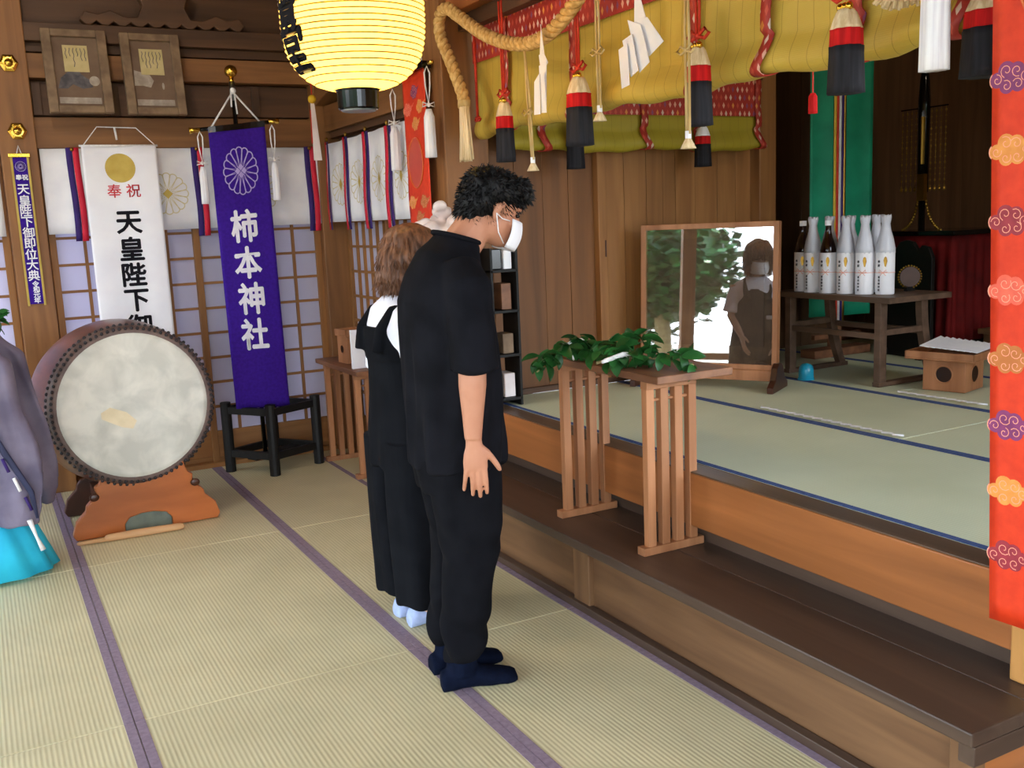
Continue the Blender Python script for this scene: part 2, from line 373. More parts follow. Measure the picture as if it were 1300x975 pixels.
# text and crests as flat outlines in a (u, v) plane
_tc = {}
def glyph(ch, bold):
    k = (ch, bold)
    if k in _tc: return _tc[k]
    cu = bpy.data.curves.new('g', 'FONT'); cu.body = ch; cu.align_x = 'CENTER'; cu.resolution_u = 3
    o = bpy.data.objects.new('g', cu); C.objects.link(o)
    dg = bpy.context.evaluated_depsgraph_get(); dg.update()
    me = bpy.data.meshes.new_from_object(o.evaluated_get(dg))
    vs = [tuple(v.co)[:2] for v in me.vertices]; fs = [tuple(p.vertices) for p in me.polygons]
    bpy.data.objects.remove(o); bpy.data.meshes.remove(me)
    if vs:
        cx = (min(v[0] for v in vs)+max(v[0] for v in vs))/2; cy = (min(v[1] for v in vs)+max(v[1] for v in vs))/2
        vs = [(v[0]-cx, v[1]-cy) for v in vs]
    _tc[k] = (vs, fs); return vs, fs
def text_down(mb, s, u, v, size, step, fn, bold=.02, sx=1):
    for i, ch in enumerate(s):
        vs, fs = glyph(ch, 0)
        for k in range(9 if bold else 1):
            q = bold*(1 if k < 4 else .75); oa, ob = (q*cos(k*pi/2+(pi/4 if k > 3 else 0)), q*sin(k*pi/2+(pi/4 if k > 3 else 0))) if k < 8 else (0, 0)
            mb.add([fn(u+(a+oa)*size*sx, v-i*step+(b+ob)*size) for a, b in vs], fs)
def ribbon2(mb, pts, wd, fn, closed=True):
    n = len(pts); vs = []
    for i in range(n):
        a = pts[i-1] if (closed or i > 0) else pts[i]; b = pts[(i+1) % n] if (closed or i < n-1) else pts[i]
        dx, dy = b[0]-a[0], b[1]-a[1]; l = sqrt(dx*dx+dy*dy) or 1
        nx, ny = -dy/l*wd/2, dx/l*wd/2
        vs += [fn(pts[i][0]+nx, pts[i][1]+ny), fn(pts[i][0]-nx, pts[i][1]-ny)]
    mb.add(vs, [(2*i, 2*i+1, 2*((i+1) % n)+1, 2*((i+1) % n)) for i in range(n if closed else n-1)])
def crest(mb, u, v, R, fn, wd, petals=16, asp=1):
    for k in range(petals):
        a = 2*pi*k/petals; hw = R*sin(pi/petals)*.9
        loop = [(R*.2, 0)]+[(R*.84+hw*.85*cos(t), hw*sin(t)) for t in [-pi/2+pi*i/6 for i in range(7)]]
        loop = [loop[0]]+loop[1:]
        ribbon2(mb, [(u+(x*cos(a)-y*sin(a))*asp, v+x*sin(a)+y*cos(a)) for x, y in loop], wd, fn)
def disc2(mb, u, v, R, fn, n=28, ru=None):
    ru = ru or R
    mb.add([fn(u+ru*cos(2*pi*i/n), v+R*sin(2*pi*i/n)) for i in range(n)], [tuple(range(n))])
def cord(mb, pts, r=.004, n=7): return mb.tube(pts, r, n)
def bez(p0, p1, p2, n=10):
    p0, p1, p2 = Vector(p0), Vector(p1), Vector(p2)
    return [p0*(1-t)**2+p1*2*t*(1-t)+p2*t*t for t in [i/n for i in range(n+1)]]


# ================================================================== STRUCTURE
YB = 6.45       # back wall plane
S1, S2, SL = 3.117, 4.792, 1.675
floor = sroot('floor')
put('floor_boards', B(-3.6, 2.3, -2.6, 6.6, -.2, -.032).mesh('fb', WD('hall', 'y')), floor)
put('tatami_mat', B(1.907, 2.12, 4.505, 6.40, -.03, 0).mesh('mat', 'tatami'), floor, bevel=.004)
cols = [(-3.58, -2.581), (-2.581, -1.626), (-1.626, -.671), (-.671, .284), (.284, 1.24), (1.24, 1.905)]
rows = []
y = S1-3*SL
while y < 6.40: rows.append((y, min(y+SL, 6.40))); y += SL
for (a, b) in cols:
    for (c, d) in rows:
        m = put('tatami_mat', B(a+.0012, b-.0012, c+.002, d-.002, -.03, 0).mesh('mat', 'tatami'), floor, bevel=.004)
        for q in ((a+.0015, a+.031), (b-.031, b-.0015)):
            put('border_cloth', B(q[0], q[1], c+.0025, d-.0025, -.02, .0015).mesh('bd', 'border_purple'), m)

# back wall with shoji
wb = sroot('wall_back')
def sw(name, mb, mat, bevel=.003): return put(name, mb.mesh(name, mat), wb, bevel=bevel)
sw('upper_boards', B(-3.6, 2.4, 6.52, 6.6, 2.0, 4.2), WD('dark', 'x'))
sw('nageshi_rail', B(-3.6, 2.15, 6.40, 6.5, 2.01, 2.185), WD('hall', 'x'))
sw('gap_board', B(-3.6, 2.15, 6.46, 6.5, 2.2, 2.39), WD('dark', 'x'))
for i in range(-9, 6):
    sw('panel_batten', B(i*.42, i*.42+.05, 6.445, 6.47, 2.2, 2.39), WD('dark', 'z'))
sw('tie_beam', B(-3.6, 2.15, 6.38, 6.5, 2.4, 2.535), WD('hall', 'x'))
sw('lintel_board', B(-3.6, 2.15, 6.43, 6.5, 2.55, 2.60), WD('dark', 'x'))
sw('head_beam', B(-3.6, 2.15, 6.36, 6.5, 2.60, 2.70), WD('dark', 'x'))
sw('wall_plate', B(-3.6, 2.15, 6.40, 6.5, 3.02, 3.3), WD('dark', 'x'))
sw('sill', B(.41, 2.05, 6.38, 6.5, 0, .03), WD('panel', 'x'))
sw('sill', B(-3.6, .22, 6.38, 6.5, 0, .03), WD('panel', 'x'))
# carved frog leg strut
mb = MB(); pts = []
top = [(-.44, .0), (-.47, .03), (-.44, .075), (-.37, .06), (-.30, .085), (-.22, .05), (-.15, .055), (-.12, .12), (-.15, .2), (-.08, .25), (0, .28), (.08, .25), (.15, .2), (.12, .12), (.15, .055), (.22, .05), (.30, .085), (.37, .06), (.44, .075), (.47, .03), (.44, .0)]
bot = []
for i in range(9):
    x = .38-i*.095; bot += [(x+.03, 0), (x, .022), (x-.03, 0)]
mb.prism([(x, y_) for x, y_ in top]+bot, lambda u, v, w_: (1.18+u, 6.42-w_, 2.70+v), .07)
put('carved_strut', mb.mesh('carved_strut', WD('dark', 'x')), wb, bevel=.006)

def shoji(x0, x1, y0, name, nx, nz=11, z1=2.01, wallax='x'):
    """one sliding paper screen: stiles, rails, thin muntins and paper behind them"""
    d = sroot(name)
    def bx(a, b, c, e, z0_, z1_):
        return B(a, b, c, e, z0_, z1_) if wallax == 'x' else B(y0+(c-y0), y0+(e-y0), a, b, z0_, z1_)
    fz = 0.03
    for (a, b) in ((x0, x0+.038), (x1-.038, x1)): put('stile', bx(a, b, y0, y0+.032, fz, z1).mesh('st', WD('panel', 'z')), d, bevel=.002)
    put('kick_board', bx(x0+.038, x1-.038, y0+.004, y0+.026, fz+.03, .20).mesh('kb', WD('panel', 'x' if wallax == 'x' else 'y')), d, bevel=.002)
    for z in (fz, .20, z1-.04): put('rail', bx(x0+.038, x1-.038, y0+.001, y0+.031, z, z+.03).mesh('rl', WD('panel', 'x' if wallax == 'x' else 'y')), d, bevel=.002)
    zz0, zz1 = .23, z1-.04
    for i in range(1, nx):
        x = x0+.038+(x1-x0-.076)*i/nx; put('muntin', bx(x-.009, x+.009, y0+.005, y0+.022, zz0, zz1).mesh('mu', WD('panel', 'z')), d)
    k = (zz1-zz0)/nz
    for i in range(1, nz):
        z = zz0+k*i; put('muntin', bx(x0+.038, x1-.038, y0+.006, y0+.021, z-.008, z+.008).mesh('mu', WD('panel', 'x' if wallax == 'x' else 'y')), d)
    put('paper_sheet', bx(x0+.03, x1-.03, y0+.022, y0+.0235, .2, z1-.02).mesh('ps', 'shoji_paper'), d)
    return d
shoji(.42, 1.275, 6.44, 'door_1', 5)
shoji(1.235, 2.05, 6.405, 'door_2', 5)
shoji(-.62, .215, 6.42, 'door_3', 5)
shoji(-1.5, -.64, 6.44, 'door_4', 5)
wl = sroot('wall_back_shading')
put('shading_board', B(.66, 2.3, 6.95, 7.0, 0, 2.3).mesh('ss', 'plaster'), wl)  # unseen board added to keep outside daylight off the middle paper screens
# posts
def post(name, x0, x1, y0, y1, z0, z1, kind='hall'):
    o = struct(name, B(x0, x1, y0, y1, z0, z1), WD(kind, 'z'), bevel=.006); return o
post('trim_1', .22, .41, 6.34, 6.53, 0, 4.2)
post('trim_2', 2.05, 2.26, 6.34, 6.55, 0, 4.2)
put('leak_strip', B(.17, .46, 6.49, 6.52, 0, 2.05).mesh('pb', WD('hall', 'z')), wb)  # strip added behind the left post to stop daylight leaking past it
put('leak_strip', B(2.03, 2.3, 6.49, 6.52, 0, 2.05).mesh('pb', WD('hall', 'z')), wb)  # same added light stop behind the corner post
post('trim_3', -1.75, -1.55, 6.34, 6.53, 0, 4.2)
post('trim_4', 2.10, 2.34, 4.50, 4.72, 0, 4.2)
post('trim_5', 2.195, 2.34, 1.30, 1.49, .29, 4.2, 'ochre')
post('trim_6', 2.195, 2.34, .66, .80, .0, 4.2)
# side wall between corner and altar opening
ws = sroot('wall_side')
def s2(name, mb, mat, bevel=.003): return put(name, mb.mesh(name, mat), ws, bevel=bevel)
s2('side_rail', B(2.14, 2.24, 4.72, 6.34, 2.06, 2.10), WD('dark', 'y'))
s2('side_nageshi', B(2.11, 2.24, 4.72, 6.34, 2.10, 2.26), WD('hall', 'y'))
s2('side_upper', B(2.2, 2.28, 4.72, 6.5, 2.05, 4.2), WD('dark', 'y'))
s2('side_beam', B(2.10, 2.24, 4.72, 6.34, 2.42, 2.62), WD('dark', 'y'))
s2('side_sill', B(2.12, 2.28, 4.72, 6.34, 0, .03), WD('panel', 'y'))
# curved rainbow beam
mb = MB(); prof = []
for i in range(17):
    t = i/16; y_ = 6.34-t*1.62; zc = 2.36+.0*t+.12*sin(pi*t)
    prof.append([(2.05, y_, zc-.10), (2.17, y_, zc-.10), (2.17, y_, zc+.1), (2.05, y_, zc+.1)])
mb.rings(prof); s2('rainbow_beam', mb, WD('hall', 'y'), .01)
shoji(4.73, 5.55, 2.17, 'door_5', 6, wallax='y', z1=2.05)
shoji(5.52, 6.33, 2.205, 'door_6', 6, wallax='y', z1=2.05)
put('side_shutter', B(2.6, 2.65, 4.7, 6.9, 0, 2.3).mesh('sh', 'plaster'), wl)
# right of the step, behind and left of the camera
wr = sroot('wall_near')
put('wall_board', B(2.24, 2.32, -2.6, .8, 0, 4.2).mesh('n', WD('hall', 'y')), wr)
put('wall_board', B(2.24, 2.32, .8, 1.3, .57, 4.2).mesh('n', WD('dark', 'y')), wr)
put('upper_wall', B(-3.6, 2.3, -2.5, -2.38, 2.9, 4.2).mesh('n', WD('dark', 'x')), wr)
for x in (-3.5, -1.5, .5, 2.14): put('post', B(x-.08, x+.08, -2.5, -2.34, 0, 4.2).mesh('n', WD('hall', 'z')), wr, bevel=.005)
wf = sroot('wall_front')
put('front_upper', B(-3.5, -3.38, -2.5, 6.5, 2.95, 4.2).mesh('n', WD('dark', 'y')), wf)
put('front_lintel', B(-3.52, -3.36, -2.5, 6.5, 2.78, 2.95).mesh('n', WD('hall', 'y')), wf, bevel=.005)
for y_ in (-2.4, -.3, 1.3, 3.1, 4.9, 6.4): put('post', B(-3.53, -3.35, y_-.08, y_+.08, 0, 4.2).mesh('n', WD('hall', 'z')), wf, bevel=.005)
put('low_rail', B(-3.5, -3.42, -2.4, 6.4, .38, .46).mesh('n', WD('hall', 'y')), wf, bevel=.004)
ceil = sroot('ceiling')
for i in range(20):
    a = -3.6+i*.5; put('ceiling_board', B(a+.004, a+.496, -2.6, 7.0, 3.6+(i % 2)*.01, 3.64+(i % 2)*.01).mesh('cb', WD('dark', 'y')), ceil)
for i in range(6): put('ceiling_beam', B(-3.6, 6.5, -2+i*1.6, -1.88+i*1.6, 3.48, 3.6).mesh('cbm', WD('dark', 'x')), ceil, bevel=.006)

# ------------------------------------------------------------ step
st = sroot('trim_7')
def s3(name, mb, mat, bevel=.003): return put(name, mb.mesh(name, mat), st, bevel=bevel)
s3('step_plank', B(1.888, 2.13, 1.365, 4.5, .252, .29), WD('step', 'y'), .005)
s3('step_plank', B(2.132, 2.30, 1.365, 4.5, .252, .2895), WD('step', 'y'), .003)
s3('end_trim', B(1.90, 2.30, 1.366, 1.41, .2, .251), WD('step', 'x'))
s3('end_panel', B(1.95, 2.30, 1.40, 1.42, 0, .2), WD('beam', 'x'))
s3('floor_strip', B(1.906, 1.94, 1.38, 4.7, -.02, .028), WD('step', 'y'))
yy = [1.40, 3.05, 3.15, 4.5]
for a, b in ((1.44, 3.04), (3.14, 4.5)): s3('riser_panel', B(1.945, 1.965, a, b, .02, .255), WD('riser', 'y'))
for a, b in ((1.385, 1.45), (3.035, 3.145)): s3('riser_stud', B(1.922, 1.97, a, b, .0, .252), WD('riser', 'z'), .004)
s3('upper_riser', B(2.275, 2.31, 1.49, 4.5, .27, .37), WD('step', 'y'))
# ------------------------------------------------------------ platform
pf = sroot('floor_platform')
def s4(name, mb, mat, bevel=.003): return put(name, mb.mesh(name, mat), pf, bevel=bevel)
s4('platform_beam', B(2.20, 2.285, 1.49, 4.5, .365, .563), WD('beam', 'y'), .005)
s4('platform_edge', B(2.202, 2.30, 1.49, 4.5, .5632, .569), WD('edge', 'y'), .002)
s4('platform_base', B(2.31, 6.3, .7, 6.3, .3, .54), WD('dark', 'y'), 0)
put('platform_front', B(2.24, 2.30, -.0, 1.3, 0, .56).mesh('n', WD('riser', 'y')), pf)
pc = [(2.302, 3.13), (3.13, 3.87), (3.87, 4.62), (4.62, 5.5)]
py = {0: [.8, 1.3, 4.55], 1: [.8, 2.65, 4.55], 2: [.8, 1.6, 3.35, 4.9], 3: [.8, 2.2, 4.9]}
for i, (a, b) in enumerate(pc):
    L = py[i]
    for c, d in zip(L[:-1], L[1:]):
        m = put('tatami_mat', B(a+.001, b-.001, c+.002, d-.002, .54, .57).mesh('mat', 'tatami_green'), pf, bevel=.003)
        for q in ((a+.0015, a+.024), (b-.024, b-.0015)):
            put('border_cloth', B(q[0], q[1], c+.0025, d-.0025, .55, .5715).mesh('bd', 'border_blue'), m)
# wall at the far end of the platform
wp = sroot('wall_platform')
edges = [2.34, 2.53, 2.70, 2.86, 3.02]
for a, b in zip(edges[:-1], edges[1:]): put('wall_board', B(a+.001, b-.001, 4.60+.003*random.random(), 4.64, .57, 3.6).mesh('w', WD('plank', 'z')), wp, bevel=.002)
put('door_stile', B(3.02, 3.075, 4.555, 4.64, .57, 3.6).mesh('w', WD('panel', 'z')), wp, bevel=.004)
put('finger_pull', B(3.058, 3.066, 4.552, 4.558, 1.27, 1.36).mesh('w', 'drum_stand_dark'), wp)
edges = [3.077, 3.206, 3.357, 3.47, 3.56, 3.70, 3.864, 4.0, 4.117]
for a, b in zip(edges[:-1], edges[1:]): put('wall_board', B(a+.001, b-.001, 4.575+.004*random.random(), 4.64, .57, 3.6).mesh('w', WD('panel', 'z')), wp, bevel=.002)
put('wall_post', B(4.12, 4.25, 4.5, 4.66, .57, 3.6).mesh('w', WD('panel', 'z')), wp, bevel=.006)
edges = [4.25, 4.55, 4.85, 5.15, 5.45, 5.75, 6.05, 6.3]
for a, b in zip(edges[:-1], edges[1:]): put('wall_board', B(a+.001, b-.001, 4.9+.004*random.random(), 4.94, .3, 3.6).mesh('w', WD('altar', 'z')), wp, bevel=.002)
put('wall_board', B(4.18, 4.25, 4.64, 4.94, .3, 3.6).mesh('w', WD('dark', 'z')), wp)
put('skirting', B(2.34, 4.12, 4.55, 4.575, .57, .60).mesh('w', WD('dark', 'x')), wp, bevel=.003)
wa = sroot('wall_altar')
for i in range(16):
    a = .7+i*.31; put('wall_board', B(6.2+.003*random.random(), 6.26, a+.001, a+.309, .3, 3.6).mesh('w', WD('altar', 'z')), wa)
wn_ = sroot('wall_altar_near')
put('wall_panel', B(2.3, 2.4, .68, .78, .3, 3.6).mesh('w', WD('dark', 'z')), wn_)
put('wall_panel', B(4.6, 6.3, .68, .78, .3, 3.6).mesh('w', WD('dark', 'z')), wn_)
put('wall_panel', B(2.4, 4.6, .68, .78, .3, .6).mesh('w', WD('dark', 'x')), wn_)
put('wall_panel', B(2.4, 4.6, .68, .78, 2.4, 3.6).mesh('w', WD('dark', 'x')), wn_)
# lintel over the altar opening
lt = sroot('trim_8')
put('lintel_beam', B(2.14, 2.32, -.1, 4.5, 2.47, 2.72).mesh('l', WD('beam', 'y')), lt, bevel=.006)
put('lintel_groove', B(2.20, 2.30, 1.49, 4.5, 2.40, 2.47).mesh('l', WD('dark', 'y')), lt, bevel=.003)
put('lintel_upper', B(2.2, 2.3, -.1, 4.5, 2.72, 4.2).mesh('l', WD('dark', 'y')), lt)
lt2 = sroot('trim_9')
put('lintel_board', B(2.34, 4.12, 4.47, 4.55, 2.22, 2.36).mesh('l', WD('dark', 'x')), lt2, bevel=.005)
# outside
gr = struct('floor_ground', B(-40, 30, -40, 30, -.75, -.7), 'ground')
vd = struct('floor_veranda', B(-4.8, -3.6, -3.8, 7.4, -.12, -.04), WD('hall', 'y'))
vd2 = struct('floor_veranda_side', B(-3.6, 2.3, -3.8, -2.6, -.12, -.04), WD('hall', 'x'))
rf = struct('ceiling_eaves', MB().box(-4.7, -3.4, -3.6, 8, 3.42, 3.5).box(-4.7, 2.2, -3.6, -2.4, 3.42, 3.5), WD('dark', 'y'))
rf2 = struct('ceiling_roof', B(-4, 8, -3, 8, 4.2, 4.3), WD('dark', 'y'))
for i, (x, y_, r) in enumerate(((-10.0, 6.6, 2.0), (-9.5, -1.4, 1.9), (-14, 2.6, 2.3), (-12, 13, 2.8), (-8, -9, 2.6), (0, -13, 3.0), (6, -12, 2.6), (-15, -6, 3.0), (-9.2, 2.6, 1.4), (-16.5, 8.5, 2.2))):
    t = thing('garden_tree', 'broad green garden tree outside the open front, %s' % ['left of the gate side', 'nearest the veranda corner', 'behind the others in the middle', 'farthest along the back', 'by the front corner', 'straight behind the hall', 'behind the altar side window', 'farthest from the hall', 'small one facing the middle of the hall', 'behind the one left of the gate'][i], 'tree', (x, y_, -.7))
    put('trunk', MB().tube([(0, 0, 0), (.1, 0, 1.2), (0, .1, 2.6)], [.2, .15, .1], 8).mesh('tr', 'twig'), t, local=True, smooth=True)
    mb = MB()
    for k in range(1500):
        p = Vector((random.gauss(0, 1), random.gauss(0, 1), random.gauss(0, 1))).normalized()*r*random.uniform(.75, 1)
        p.z = p.z*.8+2.6; a = random.uniform(0, pi); u = Vector((cos(a), sin(a), random.uniform(-.4, .4)))*.13; v = Vector((-sin(a), cos(a), random.uniform(-.8, .8)))*.09
        mb.add([p-u, p-v, p+u, p+v], [(0, 1, 2, 3)])
    mb.ell((0, 0, 2.6), (r*.8, r*.8, r*.62), 12, 8)
    put('crown', mb.mesh('cr', 'leaf'), t, local=True, kind='stuff')

# ================================================================== OBJECTS ON THE BACK WALL
def flat_y(X0, Y, Z0, amp=0, fr=9, ph=0):
    """surface facing -Y: (u to the right, v up) with soft vertical folds"""
    return lambda u, v, e=0: Vector((X0+u, Y-e+amp*sin((u)*fr+ph+.8*v), Z0+v))
def cloth_y(mb, W0, W1, V0, V1, fn, nu=24, nv=6):
    return mb.grid(lambda a, b: fn(W0+(W1-W0)*a, V0+(V1-V0)*b), nu, nv)

# gold hexagonal nail covers
for x, z, nm in ((.315, 2.468, 'upper gilt hexagonal nail cover on the corner post beam'), (.318, 2.10, 'lower gilt hexagonal nail cover on the curtain rail beam')):
    t = thing('nail_cover', nm, 'ornament', (x, 6.335 if z < 2.3 else 6.335, z), group='gilt nail covers')
    R = Matrix.Rotation(radians(90), 3, 'X')
    put('hexagon_plate', MB().lathe([(.052, 0), (.05, .012), (.036, .018), (.0, .02)], n=6, R=R).mesh('h', 'gold'), t, local=True)
    put('dome', MB().lathe([(.024, .015), (.022, .028), (.012, .04), (0.001, .043)], n=14, R=R).mesh('h', 'gold'), t, local=True, smooth=True)
    mb = MB()
    for k in range(6):
        a = k*pi/3; mb.ell((.036*cos(a), -.017, .036*sin(a)), (.007, .005, .007), 8, 5)
    put('petal_knobs', mb.mesh('h', 'gold'), t, local=True, smooth=True)

# two framed poet pictures leaning from the beam
def ema(x0, x1, z0, z1, label, side):
    t = thing('framed_picture', label, 'picture', ((x0+x1)/2, 6.25, z0), group='framed pictures above the curtain')
    w_ = x1-x0; h = z1-z0; tilt = Matrix.Rotation(radians(-9), 3, 'X')
    def P(u, v, e=0): return tilt @ Vector((u, -e, v))
    def bx(a, b, c, d, e0, e1):
        m = MB(); return m.add([P(a, c, e0), P(b, c, e0), P(b, c, e1), P(a, c, e1), P(a, d, e0), P(b, d, e0), P(b, d, e1), P(a, d, e1)], [(0,1,2,3),(7,6,5,4),(0,4,5,1),(1,5,6,2),(2,6,7,3),(3,7,4,0)])
    fwid = .05
    for a, b, c, d in ((-w_/2, -w_/2+fwid, 0, h), (w_/2-fwid, w_/2, 0, h), (-w_/2+fwid, w_/2-fwid, 0, fwid*.8), (-w_/2+fwid, w_/2-fwid, h-fwid*.8, h)):
        put('frame_rail', bx(a, b, c, d, -.01, .03).mesh('f', 'frame_wood'), t, local=True, bevel=.004)
    put('picture_board', bx(-w_/2+fwid, w_/2-fwid, fwid*.8, h-fwid*.8, -.005, .005).mesh('f', 'picture_ground'), t, local=True)
    pc_ = put('poem_card', bx(-.065, .065, h-.235, h-.085, .006, .008).mesh('f', 'old_paper'), t, local=True)
    mb = MB()
    for k in range(6):
        u = -.05+k*.02; v = h-.1
        pts = [(u+.003*sin(j*1.7+k), v-.012*j) for j in range(3+int(6*random.random())+2)]
        ribbon2(mb, pts, .004, lambda a, b: P(a, b, .0085), False)
    put('writing', mb.mesh('f', 'picture_grey'), pc_, local=True)
    # seated figure, cut out in flat paint
    mb = MB()
    if side == 'l':
        body = [(-.11, .14), (-.09, .2), (-.05, .235), (-.03, .26), (0, .255), (.02, .22), (.06, .19), (.075, .15), (.02, .14), (-.03, .165), (-.06, .14)]
    else:
        body = [(-.11, .17), (-.105, .26), (-.07, .25), (-.02, .235), (.0, .2), (-.02, .16), (-.06, .17)]
    mb.add([P(a, b, .0065) for a, b in body], [tuple(range(len(body)))])
    put('painted_figure', mb.mesh('f', 'picture_grey' if side == 'l' else 'picture_light'), t, local=True)
    mb = MB()
    if side == 'l': disc2(mb, .085, .185, .028, lambda a, b: P(a, b, .007)); disc2(mb, -.01, .275, .018, lambda a, b: P(a, b, .007))
    else: disc2(mb, .0, .265, .02, lambda a, b: P(a, b, .007)); disc2(mb, .05, .17, .02, lambda a, b: P(a, b, .007), ru=.007)
    mb.add([P(-w_/2+.06, .055, .007), P(w_/2-.06, .055, .007), P(w_/2-.06, .09, .007), P(-w_/2+.06, .09, .007)], [(0, 1, 2, 3)])
    put('pale_paint', mb.mesh('f', 'picture_light'), t, local=True, kind='stuff')
ema(.49, .83, 2.19, 2.66, 'left brown framed picture of a dark seated figure under a poem card', 'l')
ema(.905, 1.235, 2.185, 2.655, 'right brown framed picture of a pale figure under a poem card', 'r')

# white curtain with crests and paired ribbons, one per wall stretch
def curtain_back(x0, x1, ribs, crests, label):
    t = thing('hanging_curtain', label, 'curtain', ((x0+x1)/2, 6.37, 1.5), group='white crested curtains on the back wall')
    fn = flat_y(0, 6.365, 0, .006, 26)
    put('cloth', cloth_y(MB(), x0, x1, 1.52, 2.005, fn, 60, 6).mesh('c', 'cloth_white'), t, smooth=True, solid=.002)
    for x in ribs:
        for a, m in ((0, 'ribbon_purple'), (.036, 'ribbon_red')):
            put('ribbon', MB().grid(lambda p, q: fn(x+a+.034*p+.004*sin(q*5), 1.475+.535*q, .008+.004*sin(q*7)), 2, 12).mesh('r', m), t, smooth=True, solid=.002, label='purple ribbon' if m[-1] == 'e' else 'red ribbon')
        put('knot', MB().ell((x+.03, 6.35, 2.0), (.012, .01, .012), 8, 6).mesh('k', 'gold_dull'), t, smooth=True)
    for x in crests:
        mb = MB(); crest(mb, x, 1.735, .125, lambda u, v: fn(u, v, .006), .006)
        put('crest', mb.mesh('cr', 'gold_line'), t)
        mb = MB(); disc2(mb, x, 1.735, .03, lambda u, v: fn(u, v, .0065), 4)
        put('crest_centre', mb.mesh('cr', 'gold_print'), t)
curtain_back(.42, 2.11, (.56, 1.262, 1.97), (1.10, 1.66), 'white curtain with gold crests behind the two long banners')
curtain_back(-1.5, .20, (-.15, -.85), (-.5, -1.2), 'white curtain at the left frame edge beside the narrow purple plaque')
t = thing('hanging_curtain', 'white curtain with four gold crests on the side wall below the lantern', 'curtain', (2.1, 5.6, 1.5))
fs = lambda u, v, e=0: Vector((2.095-e+.008*sin(u*21), u, v))
put('cloth', MB().grid(lambda a, b: fs(4.86+1.47*a, 1.52+.005*a+(.51-.02*a)*b), 60, 6).mesh('c', 'cloth_white'), t, smooth=True, solid=.002)
for y_ in (6.26, 5.90, 5.56, 5.22, 4.90):
    for a, m, e in ((0, 'ribbon_red', .014), (-.03, 'ribbon_purple', .007)):
        put('ribbon', MB().grid(lambda p, q: fs(y_+a+.03*p+.006*sin(q*6), 1.475+.555*q, e+.004*sin(q*5)), 2, 12).mesh('r', m), t, smooth=True, solid=.002, label='purple ribbon' if m[-1] == 'e' else 'red ribbon')
    put('knot', MB().ell((2.09, y_, 2.045), (.01, .012, .014), 8, 6).mesh('k', 'gold_dull'), t, smooth=True)
for y_ in (6.07, 5.73, 5.39, 5.05):
    mb = MB(); crest(mb, y_, 1.755, .13, lambda u, v: fs(u, v, .003), .006, asp=1); put('crest', mb.mesh('cr', 'gold_line'), t)
    mb = MB(); disc2(mb, y_, 1.755, .04, lambda u, v: fs(u, v, .0035), 4, ru=.028); put('crest_centre', mb.mesh('cr', 'gold_print'), t)

# long white banner 
t = thing('long_banner', 'long white banner with a gold sun disc and black brush characters behind the drum', 'banner', (.84, 6.26, .3))
fn = flat_y(.835, 6.25, 0, .007, 17, .6)
put('cloth', cloth_y(MB(), -.205, .205, .35, 2.01, fn, 30, 30).mesh('c', 'cloth_white_print'), t, smooth=True, solid=.002)
put('rod', MB().tube([(.62, 6.25, 2.012), (1.05, 6.25, 2.012)], .006, 8).mesh('r', 'cord_white'), t, smooth=True)
mb = MB(); disc2(mb, -.005, 1.885, .083, lambda u, v: fn(u, v, .003), 36); put('sun_disc', mb.mesh('s', 'gold_print'), t)
mb = MB()
for ch, x in (('奉', -.05), ('祝', .055)): text_down(mb, ch, x, 1.755, .082, .1, lambda u, v: fn(u, v, .003), .012)
put('red_lettering', mb.mesh('s', 'red_ink'), t)
mb = MB(); text_down(mb, '天皇陛下御即位', .012, 1.572, .147, .153, lambda u, v: fn(u, v, .003), .03)
put('black_lettering', mb.mesh('s', 'ink'), t)
mb = MB(); cord(mb, [(.64, 6.25, 2.01), (.735, 6.33, 2.125), (.95, 6.33, 2.12), (1.04, 6.25, 2.01)], .003); cord(mb, [(.83, 6.32, 2.12), (.835, 6.31, 2.05)], .006)
put('hanging_cord', mb.mesh('s', 'cord_white'), t, smooth=True)

# narrow purple plaque banner on the post
t = thing('narrow_banner', 'narrow purple banner in a gold border hanging on the left post', 'banner', (.31, 6.3, 1.12))
fn = flat_y(.312, 6.316, 0)
put('cloth', B(-.036+.312, .036+.312, 6.325, 6.33, 1.13, 1.955).mesh('c', 'cloth_purple'), t)
for a, b, c, d in ((-.048, -.036, 1.12, 1.96), (.036, .048, 1.12, 1.96)): put('gold_border', B(.312+a, .312+b, 6.322, 6.331, c, d).mesh('c', 'gold_print'), t, bevel=.002)
put('top_bar', B(.312-.056, .312+.056, 6.315, 6.333, 1.955, 1.978).mesh('c', 'gold'), t, bevel=.003)
mb = MB()
for q, (du, dv) in enumerate(((0, 0), (.0012, 0), (-.0012, 0), (0, .0012), (0, -.0012))):
    g_ = lambda u, v: fn(u+du, v+dv, .002+.0006*q)
    for tx, u_, v_, sz, stp in (('奉', -.016, 1.845, .032, .1), ('祝', .016, 1.845, .032, .1), ('天皇陛下御即位大典', 0, 1.778, .064, .0605), ('令和元年', .004, 1.245, .036, .031)): text_down(mb, tx, u_, v_, sz, stp, g_, 0)
put('lettering', mb.mesh('s', 'white_print'), t)
mb = MB(); crest(mb, 0, 1.905, .028, lambda u, v: fn(u, v, .002), .003); put('crest', mb.mesh('s', 'lav_print'), t)
put('hanging_loop', MB().tube([(.30, 6.32, 1.975), (.312, 6.32, 2.02), (.324, 6.32, 1.975)], .003, 6).mesh('l', 'cord_white'), t)

